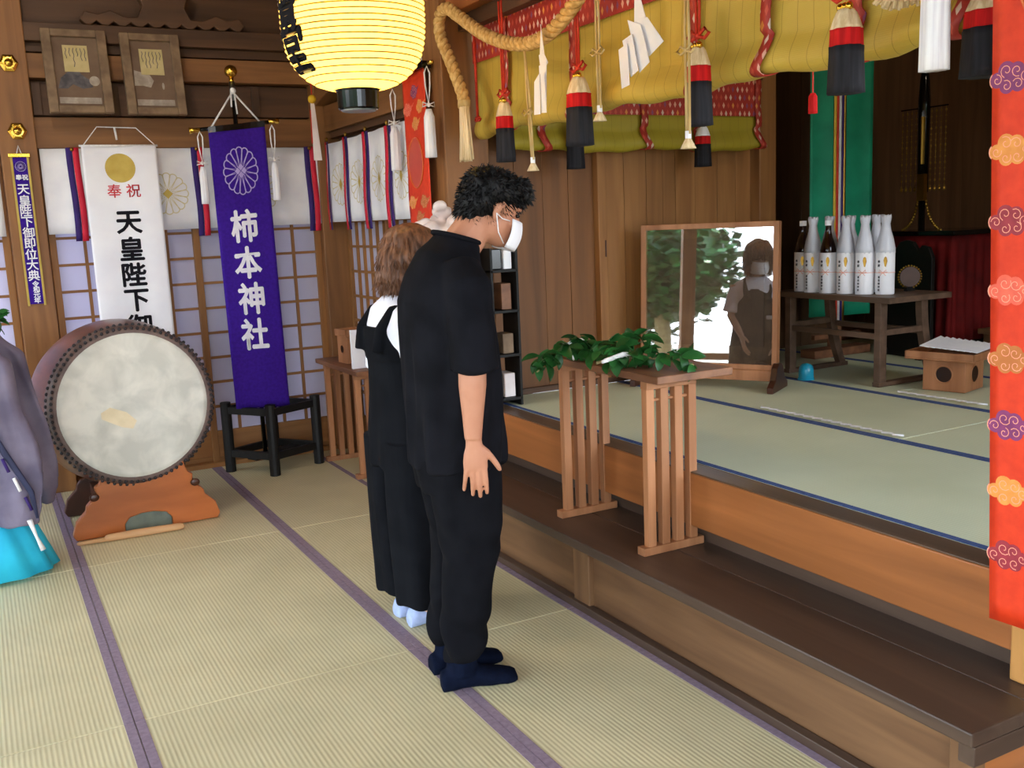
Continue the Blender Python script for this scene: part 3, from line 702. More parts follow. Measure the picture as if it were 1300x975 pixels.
# ---- purple banner on a pole standing in the black stool
def big_tassel(t, x, y_, ztop, zknot, z0, r=.019):
    mb = MB(); mb.tube([(x, y_, ztop), (x-.014, y_, ztop-.03), (x-.012, y_, (ztop+zknot)/2), (x, y_, zknot), (x+.012, y_, (ztop+zknot)/2), (x+.014, y_, ztop-.03)], .004, 7, closed=True)
    put('tassel_loop', mb.mesh('tl', 'cord_white'), t, smooth=True)
    mb = MB(); mb.ell((x, y_, zknot), (.01, .01, .012), 8, 6)
    mb.tube([(x, y_, zknot), (x-.03, y_, zknot+.012), (x-.032, y_, zknot-.01), (x, y_, zknot)], .0035, 6); mb.tube([(x, y_, zknot), (x+.03, y_, zknot+.012), (x+.032, y_, zknot-.01), (x, y_, zknot)], .0035, 6)
    put('tassel_knot', mb.mesh('tk', 'cord_white'), t, smooth=True)
    tass(t, (x, y_, zknot-.02), z0, r, ('tassel_white',), 'tassel')
def tass(t, top, z0, r, mats, name, local=False):
    """thick thread tassel; bands from the top: cream head, red belt, black skirt, or a single colour"""
    x, y_, zt = top; L = zt-z0; n = 26
    def ring(rr, z, k):
        return [Vector((x+(rr*(1+.07*((j*7+k) % 3-1)))*cos(2*pi*j/n), y_+(rr*(1+.07*((j*7+k) % 3-1)))*sin(2*pi*j/n), z)) for j in range(n)]
    if len(mats) == 1: seg = [(0, 1, mats[0])]
    else: seg = [(0, .24, mats[0]), (.24, .44, mats[1]), (.44, 1, mats[2])]
    def rad(s):
        if len(mats) == 1: return r*(.55+.45*min(1, s*14)) if s < .07 else r*(1+.12*s)
        return r*(.42+.46*min(1, (s/.24)**.7)) if s < .24 else r*(.88+.2*(s-.24))
    for a, b, m in seg:
        mb = MB(); rs = []
        for i in range(7):
            s = a+(b-a)*i/6; rs.append(ring(rad(s)*(1.03 if i == 0 and a else 1), zt-L*s, 0))
        mb.rings(rs[::-1])
        nm = name if len(mats) == 1 else {'tassel_cream': 'cream_head', 'tassel_red': 'red_belt', 'tassel_black': 'black_skirt', 'paper': 'pale_head'}[m]
        put(nm, mb.mesh(nm, m), t, smooth=True, local=local)
t = thing('pole_banner', 'tall purple banner with white crest and characters standing in the black stool', 'banner', (1.5, 6.1, 0))
put('pole', MB().tube([(1.50, 6.13, .1), (1.49, 6.13, 2.36)], .014, 10).mesh('p', 'black_lacquer'), t, smooth=True)
put('ferrule', MB().tube([(1.488, 6.13, 2.26), (1.487, 6.13, 2.37)], .017, 10).mesh('p', 'metal_grey'), t, smooth=True)
put('gilt_ball', MB().ell((1.487, 6.13, 2.43), (.038, .038, .036), 18, 12).tube([(1.487, 6.13, 2.36), (1.487, 6.13, 2.40)], .014, 10).mesh('p', 'gold'), t, smooth=True)
put('crossbar', MB().tube([(1.235, 6.1, 2.085), (1.72, 6.1, 2.14)], .012, 10).mesh('p', 'black_lacquer'), t, smooth=True)
for x, z in ((1.24, 2.086), (1.71, 2.139)):
    s_ = 1 if x > 1.5 else -1
    put('gilt_tip', MB().tube([(x-.03*s_, 6.1, z), (x, 6.1, z), (x+.03*s_, 6.1, z+.003*s_)], [.015, .013, .02], 10).mesh('p', 'gold'), t, smooth=True)
fn = lambda u, v, e=0: Vector((1.315+.335*u+(.018)*(1-v), 6.085-e+.004*sin(u*7+v*3), 2.095+.038*u-(1-v)*(1.68+.06*u)))
put('cloth', MB().grid(lambda a, b: fn(a, b), 16, 40).mesh('c', 'cloth_purple'), t, smooth=True, solid=.003)
put('top_band', MB().grid(lambda a, b: fn(a, .985+.02*b, .004), 8, 1).mesh('c', 'black_lacquer'), t, solid=.003)
fm = lambda u, v: fn(.5+u/.335, v/1.7, .0035)
mb = MB(); crest(mb, .0, 1.7*.845, .14, fm, .0065, asp=.75); put('crest', mb.mesh('s', 'lav_print'), t)
mb = MB()
for du, dv in ((0, .022), (0, -.022), (.019, 0), (-.019, 0)): disc2(mb, du, 1.7*.845+dv, .02, lambda a, b: fn(.5+a/.335, b/1.7, .004), 4, ru=.017)
put('crest_centre', mb.mesh('s', 'lav_print'), t)
mb = MB(); text_down(mb, '柿本神社', -.01, 1.7*.655, .20, .218, fm, .03, .84); put('lettering', mb.mesh('s', 'white_print'), t)
mb = MB()
for x, z in ((1.335, 2.10), (1.63, 2.13)): cord(mb, [(x, 6.09, z), (1.482, 6.11, 2.31)], .0055)
cord(mb, [(1.47, 6.10, 2.31), (1.465, 6.09, 2.22)], .005); cord(mb, [(1.49, 6.10, 2.31), (1.495, 6.09, 2.18)], .005); mb.ell((1.484, 6.105, 2.315), (.018, .018, .02), 8, 6)
put('suspension_cord', mb.mesh('s', 'cord_white'), t, smooth=True)
big_tassel(t, 1.262, 6.07, 2.075, 1.895, 1.66, .021); big_tassel(t, 1.69, 6.07, 2.115, 1.915, 1.67, .021)

# black stool
t = thing('black_stand', 'square black lacquered wooden stool holding the purple banner pole', 'stool', (1.56, 6.1, 0), 0)
c0 = Vector((1.557, 6.155, 0)); A_ = [Vector((1.295, 6.21, 0)), Vector((1.50, 5.925, 0)), Vector((1.825, 6.07, 0)), Vector((1.62, 6.355, 0))]
for i, p in enumerate(A_): put('leg', MB().tube([p, p+Vector((0, 0, .445))], .033, 12).mesh('l', 'black_wood'), t, smooth=False, bevel=.004)
for i in range(4):
    a, b = A_[i], A_[(i+1) % 4]
    for z in (.12, .395): put('rail', MB().bar(a+Vector((0, 0, z)), b+Vector((0, 0, z)), .03, .045).mesh('l', 'black_wood'), t, bevel=.003)
put('pole_socket', MB().bar((A_[0]+A_[1])/2+Vector((0, 0, .1)), (A_[2]+A_[3])/2+Vector((0, 0, .1)), .09, .03).mesh('l', 'black_wood'), t, bevel=.003)

# eight legged offering table
def hassoku(label, loc, L=.78, W=.34, rz=0, endy=(.11, .67)):
    t = thing('offering_table', label, 'table', loc, rz, 'eight legged wooden offering tables')
    put('table_top', B(-.02, W-.03, 0, L, .632, .66).mesh('tt', 'table_top'), t, local=True, bevel=.004)
    for y_ in endy:
        put('foot_rail', B(-.025, .245, y_-.022, y_+.022, 0, .03).mesh('fr', 'table_wood'), t, local=True, bevel=.003)
        put('top_rail', B(.0, .22, y_-.02, y_+.02, .60, .632).mesh('fr', 'table_wood'), t, local=True, bevel=.003)
        for k in range(4):
            x = .018+k*.062; put('leg', MB().bar((x, y_, .028), (x+.0, y_, .61), .034, .03, (0, 1, 0)).mesh('lg', 'table_wood'), t, local=True, bevel=.002)
        for z in (.56,): put('dowel', MB().tube([(.01, y_, z), (.21, y_, z)], .006, 6).mesh('dw', 'table_wood'), t, local=True)
    return t
hassoku('slatted wooden offering table on the step under the green branches', (2.01, 2.67, .29))
hassoku('slatted wooden offering table beside the black stool by the side wall', (1.905, 5.41, 0), W=.27)

# sanbo box, paper on the left table
def sanbo(t, w_, h, mat, hole=True, wd=None):
    wd = wd or w_*.7
    mb = MB()
    body = B(-wd/2, wd/2, -wd/2, wd/2, 0, h*.8)
    put('box_body', body.mesh('bb', mat), t, local=True, bevel=.004)
    put('tray', B(-w_/2, w_/2, -w_/2, w_/2, h*.8, h*.84).mesh('bt', mat), t, local=True, bevel=.003)
    for a, b, c, d in ((-w_/2, w_/2, -w_/2, -w_/2+.012), (-w_/2, w_/2, w_/2-.012, w_/2), (-w_/2, -w_/2+.012, -w_/2, w_/2), (w_/2-.012, w_/2, -w_/2, w_/2)):
        put('tray_rim', B(a, b, c, d, h*.84, h).mesh('br', mat), t, local=True, bevel=.003)
    if hole:
        for ang in (0, pi/2, pi, 3*pi/2):
            R = Matrix.Rotation(ang, 3, 'Z') @ Matrix.Rotation(pi/2, 3, 'X')
            n = 20; r = wd*.2; m = MB()
            m.lathe([(.0001, wd/2+.001), (r, wd/2+.001)], (0, 0, h*.42), n, R)
            put('round_hole', m.mesh('rh', 'drum_stand_dark'), t, local=True)
            put('hole_edge', MB().tube([Vector((0, 0, h*.42))+R @ Vector((r*cos(2*pi*k/n), r*sin(2*pi*k/n), wd/2)) for k in range(n)], .004, 6, closed=True).mesh('he', mat), t, local=True, smooth=True)
t = thing('offering_stand', 'small pale wooden offering box on the table by the side wall', 'stand', (2.02, 5.85, .66), radians(8)); sanbo(t, .15, .21, 'table_wood', wd=.13)
t = thing('paper_stack', 'upright white paper sheets on the table behind the woman', 'paper', (1.975, 5.56, .66)); 
put('sheet', B(-.06, .06, -.012, .012, 0, .23).mesh('s', 'paper'), t, local=True, bevel=.002)

# drum -------------------------------------------------------------
t = thing('taiko_drum', 'large barrel drum with a pale skin head on the orange wooden stand', 'drum', (.655, 5.27, .26))
ctr = Vector((.642, 5.22, .655)); dirn = Vector((.10, -.97, .06)).normalized()
Zx = dirn; Xx = Vector((0, 0, 1)).cross(Zx).normalized(); Yx = Zx.cross(Xx); R = Matrix((Xx, Yx, Zx)).transposed()
DS = .945
prof = [(r_*DS, z_) for r_, z_ in [(.385, -.66), (.40, -.655), (.425, -.57), (.45, -.4), (.46, -.3), (.452, -.2), (.425, -.04), (.405, -.0), (.39, .0)]]
put('barrel', MB().lathe(prof, ctr, 64, R).mesh('b', 'drum_body'), t, smooth=True, bevel=0)
put('skin_wrap', MB().lathe([(r_*DS, z_) for r_, z_ in [(.405, -.055), (.431, -.055), (.424, -.02), (.408, .004), (.39, .008)]], ctr, 64, R).mesh('b', 'drum_rim'), t, smooth=True)
put('drum_head', MB().lathe([(r_*DS, z_) for r_, z_ in [(.0005, .012), (.2, .012), (.36, .010), (.384, .008), (.388, .001)]], ctr, 64, R).mesh('b', 'drum_skin'), t, smooth=True)
mb = MB()
pts = [(-.10, -.045), (-.07, -.03), (-.02, -.052), (.01, -.085), (-.005, -.11), (-.04, -.10), (-.075, -.08), (-.10, -.065)]
mb.add([ctr+R @ Vector((u*1.5-.015, v*1.5+.05, .0135)) for u, v in pts], [tuple(range(8))]); put('worn_patch', mb.mesh('b', 'drum_mark'), t)
mb = MB()
for k in range(84):
    for q, (rr, zz) in enumerate(((.410*DS, .004), (.4285*DS, -.03))):
        a = 2*pi*(k+.5*q)/84; mb.ell(ctr+R @ Vector((rr*cos(a), rr*sin(a), zz)), (.0095, .0095, .0095), 7, 5)
put('stud_ring', mb.mesh('b', 'stud'), t, smooth=True, kind='stuff')
mb = MB(); c_ = ctr+R @ Vector((-.44, -.03, -.3)); mb.tube([c_+Vector((.05*cos(a)*.3, .05*cos(a), .05*sin(a))) for a in [2*pi*i/14 for i in range(14)]], .008, 6, closed=True)
put('iron_ring', mb.mesh('b', 'stud'), t, smooth=True)
# stand of two scalloped boards
t = thing('drum_stand', 'orange lacquered scalloped wooden stand under the big drum', 'stand', (.65, 5.3, 0))
half = [(.345, .0), (.36, .03), (.34, .10), (.31, .135), (.29, .155), (.285, .185), (.262, .21), (.235, .222), (.225, .235), (.236, .262), (.238, .285), (.215, .30), (.205, .33), (.19, .40), (.12, .33), (.05, .305)]
out = [(-x, y_) for x, y_ in half]+[(x, y_) for x, y_ in half[::-1]]
arch = [(.115, 0), (.115, .05), (.09, .085), (.03, .10), (-.03, .10), (-.09, .085), (-.115, .05), (-.115, 0)]
outline = out+arch   # runs over the top from left foot to right foot, back through the arch
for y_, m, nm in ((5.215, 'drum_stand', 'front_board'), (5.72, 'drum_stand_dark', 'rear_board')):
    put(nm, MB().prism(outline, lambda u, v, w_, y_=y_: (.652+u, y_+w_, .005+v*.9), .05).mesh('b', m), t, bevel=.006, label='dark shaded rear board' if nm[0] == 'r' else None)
for s in (-1, 1):
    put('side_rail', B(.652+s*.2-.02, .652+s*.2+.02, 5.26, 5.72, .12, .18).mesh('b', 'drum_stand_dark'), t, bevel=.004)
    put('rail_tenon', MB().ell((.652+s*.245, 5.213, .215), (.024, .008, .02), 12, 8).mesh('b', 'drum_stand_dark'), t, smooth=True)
put('felt_pad', MB().prism([(x*.99, y_*.99) for x, y_ in arch], lambda u, v, w_: (.652+u, 5.225+w_, .006+v*.9), .03).mesh('b', 'pad_green'), t, bevel=.003)
t = thing('drum_mallet', 'pale wooden drum mallet lying on the mat before the drum stand', 'mallet', (.55, 5.13, 0))
put('handle', MB().tube([(.31, 5.15, .012), (.45, 5.14, .014)], [.010, .012], 10, round_=True).mesh('h', 'pale_wood'), t, smooth=True)
put('head', MB().tube([(.445, 5.14, .019), (.60, 5.13, .021), (.79, 5.12, .02)], [.019, .021, .018], 12, round_=True).mesh('h', 'pale_wood'), t, smooth=True)

# ================================================================== SIDE BROCADE BANNERS
def cloud(mbs, fn, u, v, s, kind, flip=1):
    """auspicious cloud: lobes with a pale outline, curled lines and a trailing tail"""
    lob = [(-.9, -.1, .42), (-.35, .35, .5), (.25, .3, .45), (.75, .0, .4), (-.35, -.45, .42), (.3, -.4, .42), (0, 0, .5)]
    tail = [(.6, .35), (1.2, .38), (1.9, .62), (1.35, .15), (.9, -.15)]
    for m, g, e in (('line', .075, .0008), ('fill', 0, .0014)):
        mb = mbs[kind] if m == 'fill' else mbs['cloud_line']
        for x, y_, r in lob: disc2(mb, u+flip*x*s, v+y_*s, (r+g)*s, lambda a, b, e=e: fn(a, b, e), 16)
        k = 1+g*.8
        p = [(x*k, (y_-.3)*(1+g*3)+.3) for x, y_ in tail]
        mb.add([fn(u+flip*x*s, v+y_*s, e+.0002) for x, y_ in p], [tuple(range(5))])
    for x, y_, r in lob[:6]:
        sp = []; a0 = random.uniform(0, 6)
        for i in range(13):
            tt = i/12; rr = r*s*(.75-.6*tt); sp.append((u+flip*x*s+rr*cos(a0+tt*7), v+y_*s+rr*sin(a0+tt*7)))
        ribbon2(mbs['cloud_line'], sp, .045*s, lambda a, b: fn(a, b, .002), False)
def brocade_banner(y0, y1, label, zt=2.24, zb=.50, disc=(0, 1.77, .14, .14), group='orange brocade banners', tz=None, small=False, tear=0):
    t = thing('brocade_banner', label, 'banner', (2.05, (y0+y1)/2, zb), group=group)
    sgn = 1
    sh_ = 0 if small else .055
    fn = lambda u, v, e=0: Vector((2.06-e+.006*sin(u*14+v*1.5), u-sh_*(1-(v-zb)/(zt-zb)), v))
    zb_ = lambda a: zb+tear*a
    put('cloth', MB().grid(lambda a, b: fn(y0+(y1-y0)*a, zb_(a)+(zt-zb_(a))*b), 16, 40).mesh('c', 'banner_orange'), t, smooth=True, solid=.002)
    put('top_bar', B(2.035, 2.085, y0-.02, y1+.02, zt, zt+.035).mesh('c', 'black_lacquer'), t, bevel=.003)
    kinds = ['cloud_purple', 'cloud_gold', 'cloud_wine', 'cloud_pink', 'cloud_brown']
    mbs = {k: MB() for k in kinds+['cloud_line']}
    s = .041; ys = .125; r_ = 0; z = zb+.09
    while z < zt-.05:
        off = .0 if r_ % 2 else .095; q = 0; yy = y1-.05-off
        while yy > y0+.02:
            if not (abs(yy-(y0+y1)/2-disc[0]) < disc[3]+.05 and abs(z-disc[1]) < disc[2]+.035) and z > zb_((yy-y0)/(y1-y0))+.04:
                cloud(mbs, fn, max(yy, y0+.08), z, s, kinds[(r_*2+q*3) % 5], -1)
            yy -= .185; q += 1
        z += .078; r_ += 1
    for k, mb in mbs.items():
        if mb.v: put('cloud_pattern', mb.mesh('cp', k), t, kind='stuff')
    mb = MB(); disc2(mb, (y0+y1)/2+disc[0], disc[1], disc[2], lambda a, b: fn(a, b, .004), 48, ru=disc[3]); put('sun_disc', mb.mesh('sd', 'disc_orange' if not small else 'disc_red'), t)
    mb = MB(); n = 48
    mb.tube([fn((y0+y1)/2+disc[0]+disc[3]*cos(2*pi*i/n), disc[1]+disc[2]*sin(2*pi*i/n), .005) for i in range(n)], .003, 5, closed=True); put('disc_edge', mb.mesh('sd', 'disc_orange'), t)
    put('pole', MB().tube([(2.105, (y0+y1)/2, zt-.1), (2.105, (y0+y1)/2, zt+.3)], .012, 8).mesh('p', 'black_lacquer'), t, smooth=True)
    mb = MB()
    for y_ in (y0+.03, y1-.03): cord(mb, [(2.06, y_, zt+.03), (2.09, (y0+y1)/2, zt+.22)], .004)
    put('suspension_cord', mb.mesh('p', 'cord_white'), t, smooth=True)
    mb = MB().tube([(2.06, y0-.09, zt+.018), (2.06, y0-.02, zt+.018)], .01, 8).tube([(2.06, y1+.02, zt+.018), (2.06, y1+.09, zt+.018)], .01, 8)
    put('gilt_tip', mb.mesh('p', 'gold'), t, smooth=True)
    return t
t = brocade_banner(4.60, 4.90, 'far orange brocade banner with a red sun disc beside the crested curtain', disc=(.02, 1.80, .125, .105), small=True)
big_tassel(t, 2.04, 4.985, 2.19, 2.02, 1.775, .025); big_tassel(t, 2.04, 4.535, 2.24, 2.06, 1.81, .025)
t = brocade_banner(1.10, 1.51, 'near orange brocade banner with cloud pattern and orange disc at the right frame edge', disc=(-.005, 1.99, .19, .15), tear=.0, zb=.50)
big_tassel(t, 2.04, 1.64, 2.24, 2.10, 1.80, .030)

# narrow cream streamer under a yellow ball, back corner
t = thing('streamer', 'cream cloth streamer hanging from a yellow ball in the back corner', 'ornament', (1.93, 6.0, 1.88))
put('ball', MB().ell((1.93, 6.0, 2.262), (.026, .026, .026), 14, 9).mesh('b', 'silk_yellow'), t, smooth=True)
put('cord', MB().tube([(1.93, 6.0, 2.28), (1.93, 6.0, 3.4)], .004, 6).mesh('b', 'silk_red'), t)
put('ribbon', MB().add([(1.918, 6.0, 2.24), (1.942, 6.0, 2.24), (1.965, 5.995, 1.90), (1.915, 6.0, 1.90)], [(0, 1, 2, 3)]).mesh('b', 'satin_white'), t, solid=.003)
put('red_edge', MB().add([(1.912, 6.0, 2.2), (1.918, 6.0, 2.2), (1.916, 6.0, 2.0), (1.908, 6.0, 2.0)], [(0, 1, 2, 3)]).mesh('b', 'silk_red'), t, solid=.004)

# ================================================================== LANTERN
lc = Vector((1.235, 3.33, 2.235))
t = thing('paper_lantern', 'large glowing yellow paper lantern with black brush writing on its left', 'lantern', (lc.x, lc.y, 1.93))
prof = []
LR, LH = .245, .28
nr = 30
def lrad(s): return LR*max(.0, (1-abs(s)**3.4))**.42 if abs(s) < .985 else .075
for i in range(nr*4+1):
    s = -1+2*i/(nr*4); r = .30*LR+.70*LR*max(0, 1-abs(s)**3.6)**.6
    prof.append((r-.004*abs(sin(pi*i/4)), s*LH))
put('paper_shade', MB().lathe(prof, lc, 64).mesh('s', 'lantern_paper'), t, smooth=True)
o_ = t.children[0]; 
for p in o_.data.polygons: pass
mb = MB()
for i in range(1, nr):
    s = -1+2*i/nr; r = .30*LR+.70*LR*max(0, 1-abs(s)**3.6)**.6
    mb.tube([lc+Vector((r*cos(a), r*sin(a), s*LH)) for a in [2*pi*k/48 for k in range(48)]], .0023, 4, closed=True)
put('bamboo_hoops', mb.mesh('s', 'gold_dull'), t, smooth=True, kind='stuff')
put('bottom_cap', MB().lathe([(.0, -.345), (.066, -.345), (.07, -.34), (.072, -.285), (.080, -.275)], lc, 32).mesh('s', 'black_lacquer'), t, smooth=False)
put('cap_plate', MB().lathe([(.0, -.35), (.058, -.35), (.06, -.3455)], lc, 32).mesh('s', 'metal_grey'), t)
put('top_cap', MB().lathe([(.08, .275), (.072, .285), (.07, .34), (.0, .345)], lc, 32).mesh('s', 'black_lacquer'), t)
put('hanger', MB().tube([lc+Vector((0, 0, .34)), lc+Vector((0, 0, 1.2))], .004, 6).mesh('s', 'metal_grey'), t)
# brush strokes on the left flank (flat print following the shade)
def lsurf(ang, z, e=.0035):
    s = z/LH; r = .30*LR+.70*LR*max(0, 1-abs(s)**3.6)**.6+e
    return lc+Vector((r*cos(ang), r*sin(ang), z))
view = atan2(-lc.y, -lc.x)      # angle of the camera seen from the lantern
mb = MB()
def lfn(u, v): return lsurf(view-u/LR, v)      # +u runs to the viewer's left
def brush(text, u, v, size, step):
    for i, ch in enumerate(text):
        vs, fs = glyph(ch, 0)
        for k in range(9):
            oa, ob = (.035*cos(k*pi/4), .035*sin(k*pi/4)) if k < 8 else (0, 0)
            mb.add([lfn(u-(a+oa)*size, v-i*step+(b+ob)*size) for a, b in vs], fs)
brush('御會堂', .26, .13, .17, .14)
put('brush_writing', mb.mesh('s', 'ink'), t)
pl = bpy.data.lights.new('lantern_bulb', 'POINT'); pl.energy = 9; pl.color = (1, .72, .30); pl.shadow_soft_size = .05
po = bpy.data.objects.new('lantern_bulb', pl); C.objects.link(po); po.location = lc+Vector((0, 0, -.05))

# ================================================================== BLINDS, ROPE, TASSELS
def lerp_tab(tab, x):
    for (a, va), (b, vb) in zip(tab[:-1], tab[1:]):
        if a <= x <= b or a >= x >= b: return va+(vb-va)*(x-a)/(b-a)
    return tab[-1][1]
def bow(mb, c, ax, s, r):
    """small bow: two loops and two tails; ax is the sideways unit vector"""
    c = Vector(c); ax = Vector(ax); z = Vector((0, 0, 1))
    for k in (-1, 1):
        mb.tube([c, c+ax*k*s*.6+z*s*.35, c+ax*k*s+z*.05*s, c+ax*k*s*.6-z*s*.2, c], r, 6)
    mb.ell(c, (r*1.8, r*1.8, r*1.8), 8, 6)
def hung_tassel(name, label, group, top, zb, r, ax, heads, cordtop, n=Vector((-1, 0, 0)), cordmat='silk_red'):
    x, y_, zt = top
    t = thing(name, label, 'tassel', (x, y_, zb), group=group)
    mb = MB()
    for s in (-.6, .6): mb.tube([Vector((x, y_, cordtop))+Vector(ax)*s*.02, Vector((x, y_, zt+.03))+Vector(ax)*s*.012], .005, 6)
    put('cord', mb.mesh('c', cordmat), t, smooth=True)
    mb = MB(); bow(mb, (x, y_, zt+.035), ax, .055, .006); put('bow', mb.mesh('b', cordmat), t, smooth=True)
    mb = MB()
    for s in (-1, 0, 1): mb.ell(Vector((x, y_, zt+.005))+Vector(ax)*s*.014+n*.006, (.011, .011, .012), 8, 6)
    put('gilt_beads', mb.mesh('g', 'gold' if heads[0] != 'paper' else 'gold_dull'), t, smooth=True)
    tass(t, (x, y_, zt), zb, r, heads, 'tassel')
    return t
# front blind
def blind(name, label, along, plane, a0, a1, ztop, zval, zroll, rr, m_sheet, m_val, strips, group, n):
    t = thing(name, label, 'blind', (plane, (a0+a1)/2, zroll) if along == 'y' else ((a0+a1)/2, plane, zroll), group=group)
    P = (lambda a, d, z: Vector((plane-d, a, z))) if along == 'y' else (lambda a, d, z: Vector((a, plane-d, z)))
    zc = zroll+rr
    prof = [(.004*sin(i*.6), ztop-(ztop-(zc+rr*2.6))*i/14) for i in range(15)]
    for i in range(1, 6): q = i/6; q = q*q*(3-2*q); prof.append((rr*.95*q, zc+rr*2.6*(1-i/6)))
    for i in range(13): th = -i/12*1.15*pi; prof.append((rr*.95*cos(th), zc+rr*sin(th)))
    def sag(a): return .010*sin((a-a0)*8)+.006*sin((a-a0)*23)
    mb = MB(); nu = 70; vs = []; fs = []
    for (d, z) in prof:
        k = max(0, min(1, (zroll+.25-z)/.25))
        vs += [P(a0+(a1-a0)*i/nu, d+k*sag(a0+(a1-a0)*i/nu), z+k*sag(a0+(a1-a0)*i/nu)*.8) for i in range(nu+1)]
    for j in range(len(prof)-1): fs += [(j*(nu+1)+i, j*(nu+1)+i+1, (j+1)*(nu+1)+i+1, (j+1)*(nu+1)+i) for i in range(nu)]
    mb.add(vs, fs); put('blind_sheet', mb.mesh('bs', m_sheet), t, smooth=True, solid=.003)
    mb = MB(); mb.grid(lambda p, q: P(a0+(a1-a0)*p, .016, zval+(ztop-zval)*q), 40, 1); put('valance', mb.mesh('v', m_val), t, solid=.003)
    for a in strips:
        mb = MB(); w_ = .044
        pts = [(d+.012+(.012 if i < 15 else 0), z) for i, (d, z) in enumerate(prof) if i % 2 == 0 or i > 13]
        vs = []; 
        for i, (d, z) in enumerate(pts):
            k = max(0, min(1, (zroll+.25-z)/.25)); sh = .02*sin(i*.5)*k
            ex = rr*.35 if i > 8 else 0
            vs += [P(a-w_/2+sh, d+ex*.4+k*sag(a), z-ex*.5+k*sag(a)*.8), P(a+w_/2+sh, d+ex*.4+k*sag(a), z-ex*.5+k*sag(a)*.8)]
        mb.add(vs, [(2*i, 2*i+1, 2*i+3, 2*i+2) for i in range(len(pts)-1)])
        put('brocade_strip', mb.mesh('st', m_val), t, smooth=True, solid=.003)
    return t
blind('rolled_blind', 'large yellow bamboo blind rolled up over the altar opening', 'y', 2.27, 1.49, 4.46, 2.41, 2.245, 1.90, .038, 'blind_yellow', 'brocade_y', (4.12, 3.55, 2.78, 2.42, 2.07, 1.72), 'rolled yellow blinds with red brocade', None)
blind('rolled_blind', 'smaller olive blind rolled up on the plank wall behind the altar platform', 'x', 4.46, 2.38, 4.07, 2.22, 2.015, 1.83, .035, 'blind_green', 'brocade_x', (2.62, 3.25, 3.62, 4.05), 'rolled yellow blinds with red brocade', None)
AX, AY = (1, 0, 0), (0, 1, 0)
TB = ('tassel_cream', 'tassel_red', 'tassel_black')
G = 'red, cream and black tassels on the yellow blind'
hung_tassel('hanging_tassel', 'leftmost black tassel with cream head above the man\'s hair', G, (2.12, 3.915, 2.0), 1.745, .040, AY, TB, 2.42)
hung_tassel('hanging_tassel', 'black tassel with cream head between the two white paper streamers', G, (2.12, 3.31, 2.02), 1.765, .050, AY, TB, 2.42)
hung_tassel('hanging_tassel', 'black tassel with cream head behind the straw cord right of the zigzag paper', G, (2.13, 2.61, 2.015), 1.77, .042, AY, TB, 2.42)
hung_tassel('hanging_tassel', 'large black tassel with cream head in front of the green banner', G, (2.10, 1.965, 2.005), 1.79, .046, AY, TB, 2.42)
hung_tassel('hanging_tassel', 'black tassel with red belt beside the near orange banner', G, (2.17, 1.60, 1.98), 1.785, .055, AY, TB, 2.42)
G2 = 'tassels on the olive blind'
hung_tassel('hanging_tassel', 'small black tassel with pale head at the left of the olive blind', G2, (2.775, 4.38, 1.955), 1.735, .044, AX, ('paper', 'tassel_red', 'tassel_black'), 2.2)
hung_tassel('hanging_tassel', 'small black tassel with pale head at the right of the olive blind', G2, (3.60, 4.38, 1.95), 1.735, .044, AX, ('paper', 'tassel_red', 'tassel_black'), 2.2)
t = thing('hanging_tassel', 'tiny plain red tassel on a thin cord before the green banner', 'tassel', (2.3, 2.1, 1.79)); x_, y_ = 2.30, 2.28
put('cord', MB().tube([(x_, y_, 2.0), (x_, y_, 1.83)], .0025, 6).mesh('c', 'silk_red'), t); tass(t, (x_, y_, 1.835), 1.775, .012, ('tassel_red',), 'tuft')
mbx = MB().tube([(2.2, 4.33, 2.4), (2.2, 4.33, 1.98)], .007, 6); bow(mbx, (2.2, 4.33, 1.97), AY, .03, .006)
tag(recenter(put('blind_cord', mbx.mesh('c', 'silk_red'), smooth=True)), 'thin red cord with a bow at the left end of the yellow blind', 'cord')

# straw rope: three twisted strands along a sagging path, frayed tassel ends
def rope_path():
    P = [(2.10, 4.27, 2.02), (2.10, 4.28, 2.08), (2.09, 4.37, 2.24), (2.09, 4.465, 2.37), (2.085, 4.45, 2.455), (2.08, 4.36, 2.475), (2.085, 4.25, 2.42), (2.09, 4.06, 2.32), (2.09, 3.88, 2.25), (2.09, 3.70, 2.205), (2.09, 3.55, 2.195), (2.09, 3.40, 2.225), (2.09, 3.24, 2.30), (2.09, 3.05, 2.45), (2.09, 2.95, 2.50), (2.09, 2.8, 2.42), (2.09, 2.6, 2.34), (2.09, 2.4, 2.32), (2.09, 2.2, 2.34), (2.09, 2.0, 2.40), (2.09, 1.85, 2.46), (2.09, 1.78, 2.42), (2.09, 1.76, 2.2), (2.09, 1.765, 2.05)]
    P = [Vector(p) for p in P]; out = []
    for i in range(len(P)-1):
        p0 = P[max(i-1, 0)]; p1 = P[i]; p2 = P[i+1]; p3 = P[min(i+2, len(P)-1)]
        k = max(2, int((p2-p1).length/.008))
        for j in range(k):
            s = j/k; out.append(.5*((2*p1)+(-p0+p2)*s+(2*p0-5*p1+4*p2-p3)*s*s+(-p0+3*p1-3*p2+p3)*s**3))
    out.append(P[-1]); return out
t = thing('straw_rope', 'thick twisted straw rope swagged in front of the yellow blind', 'rope', (2.1, 4.2, 1.75))
path = rope_path()
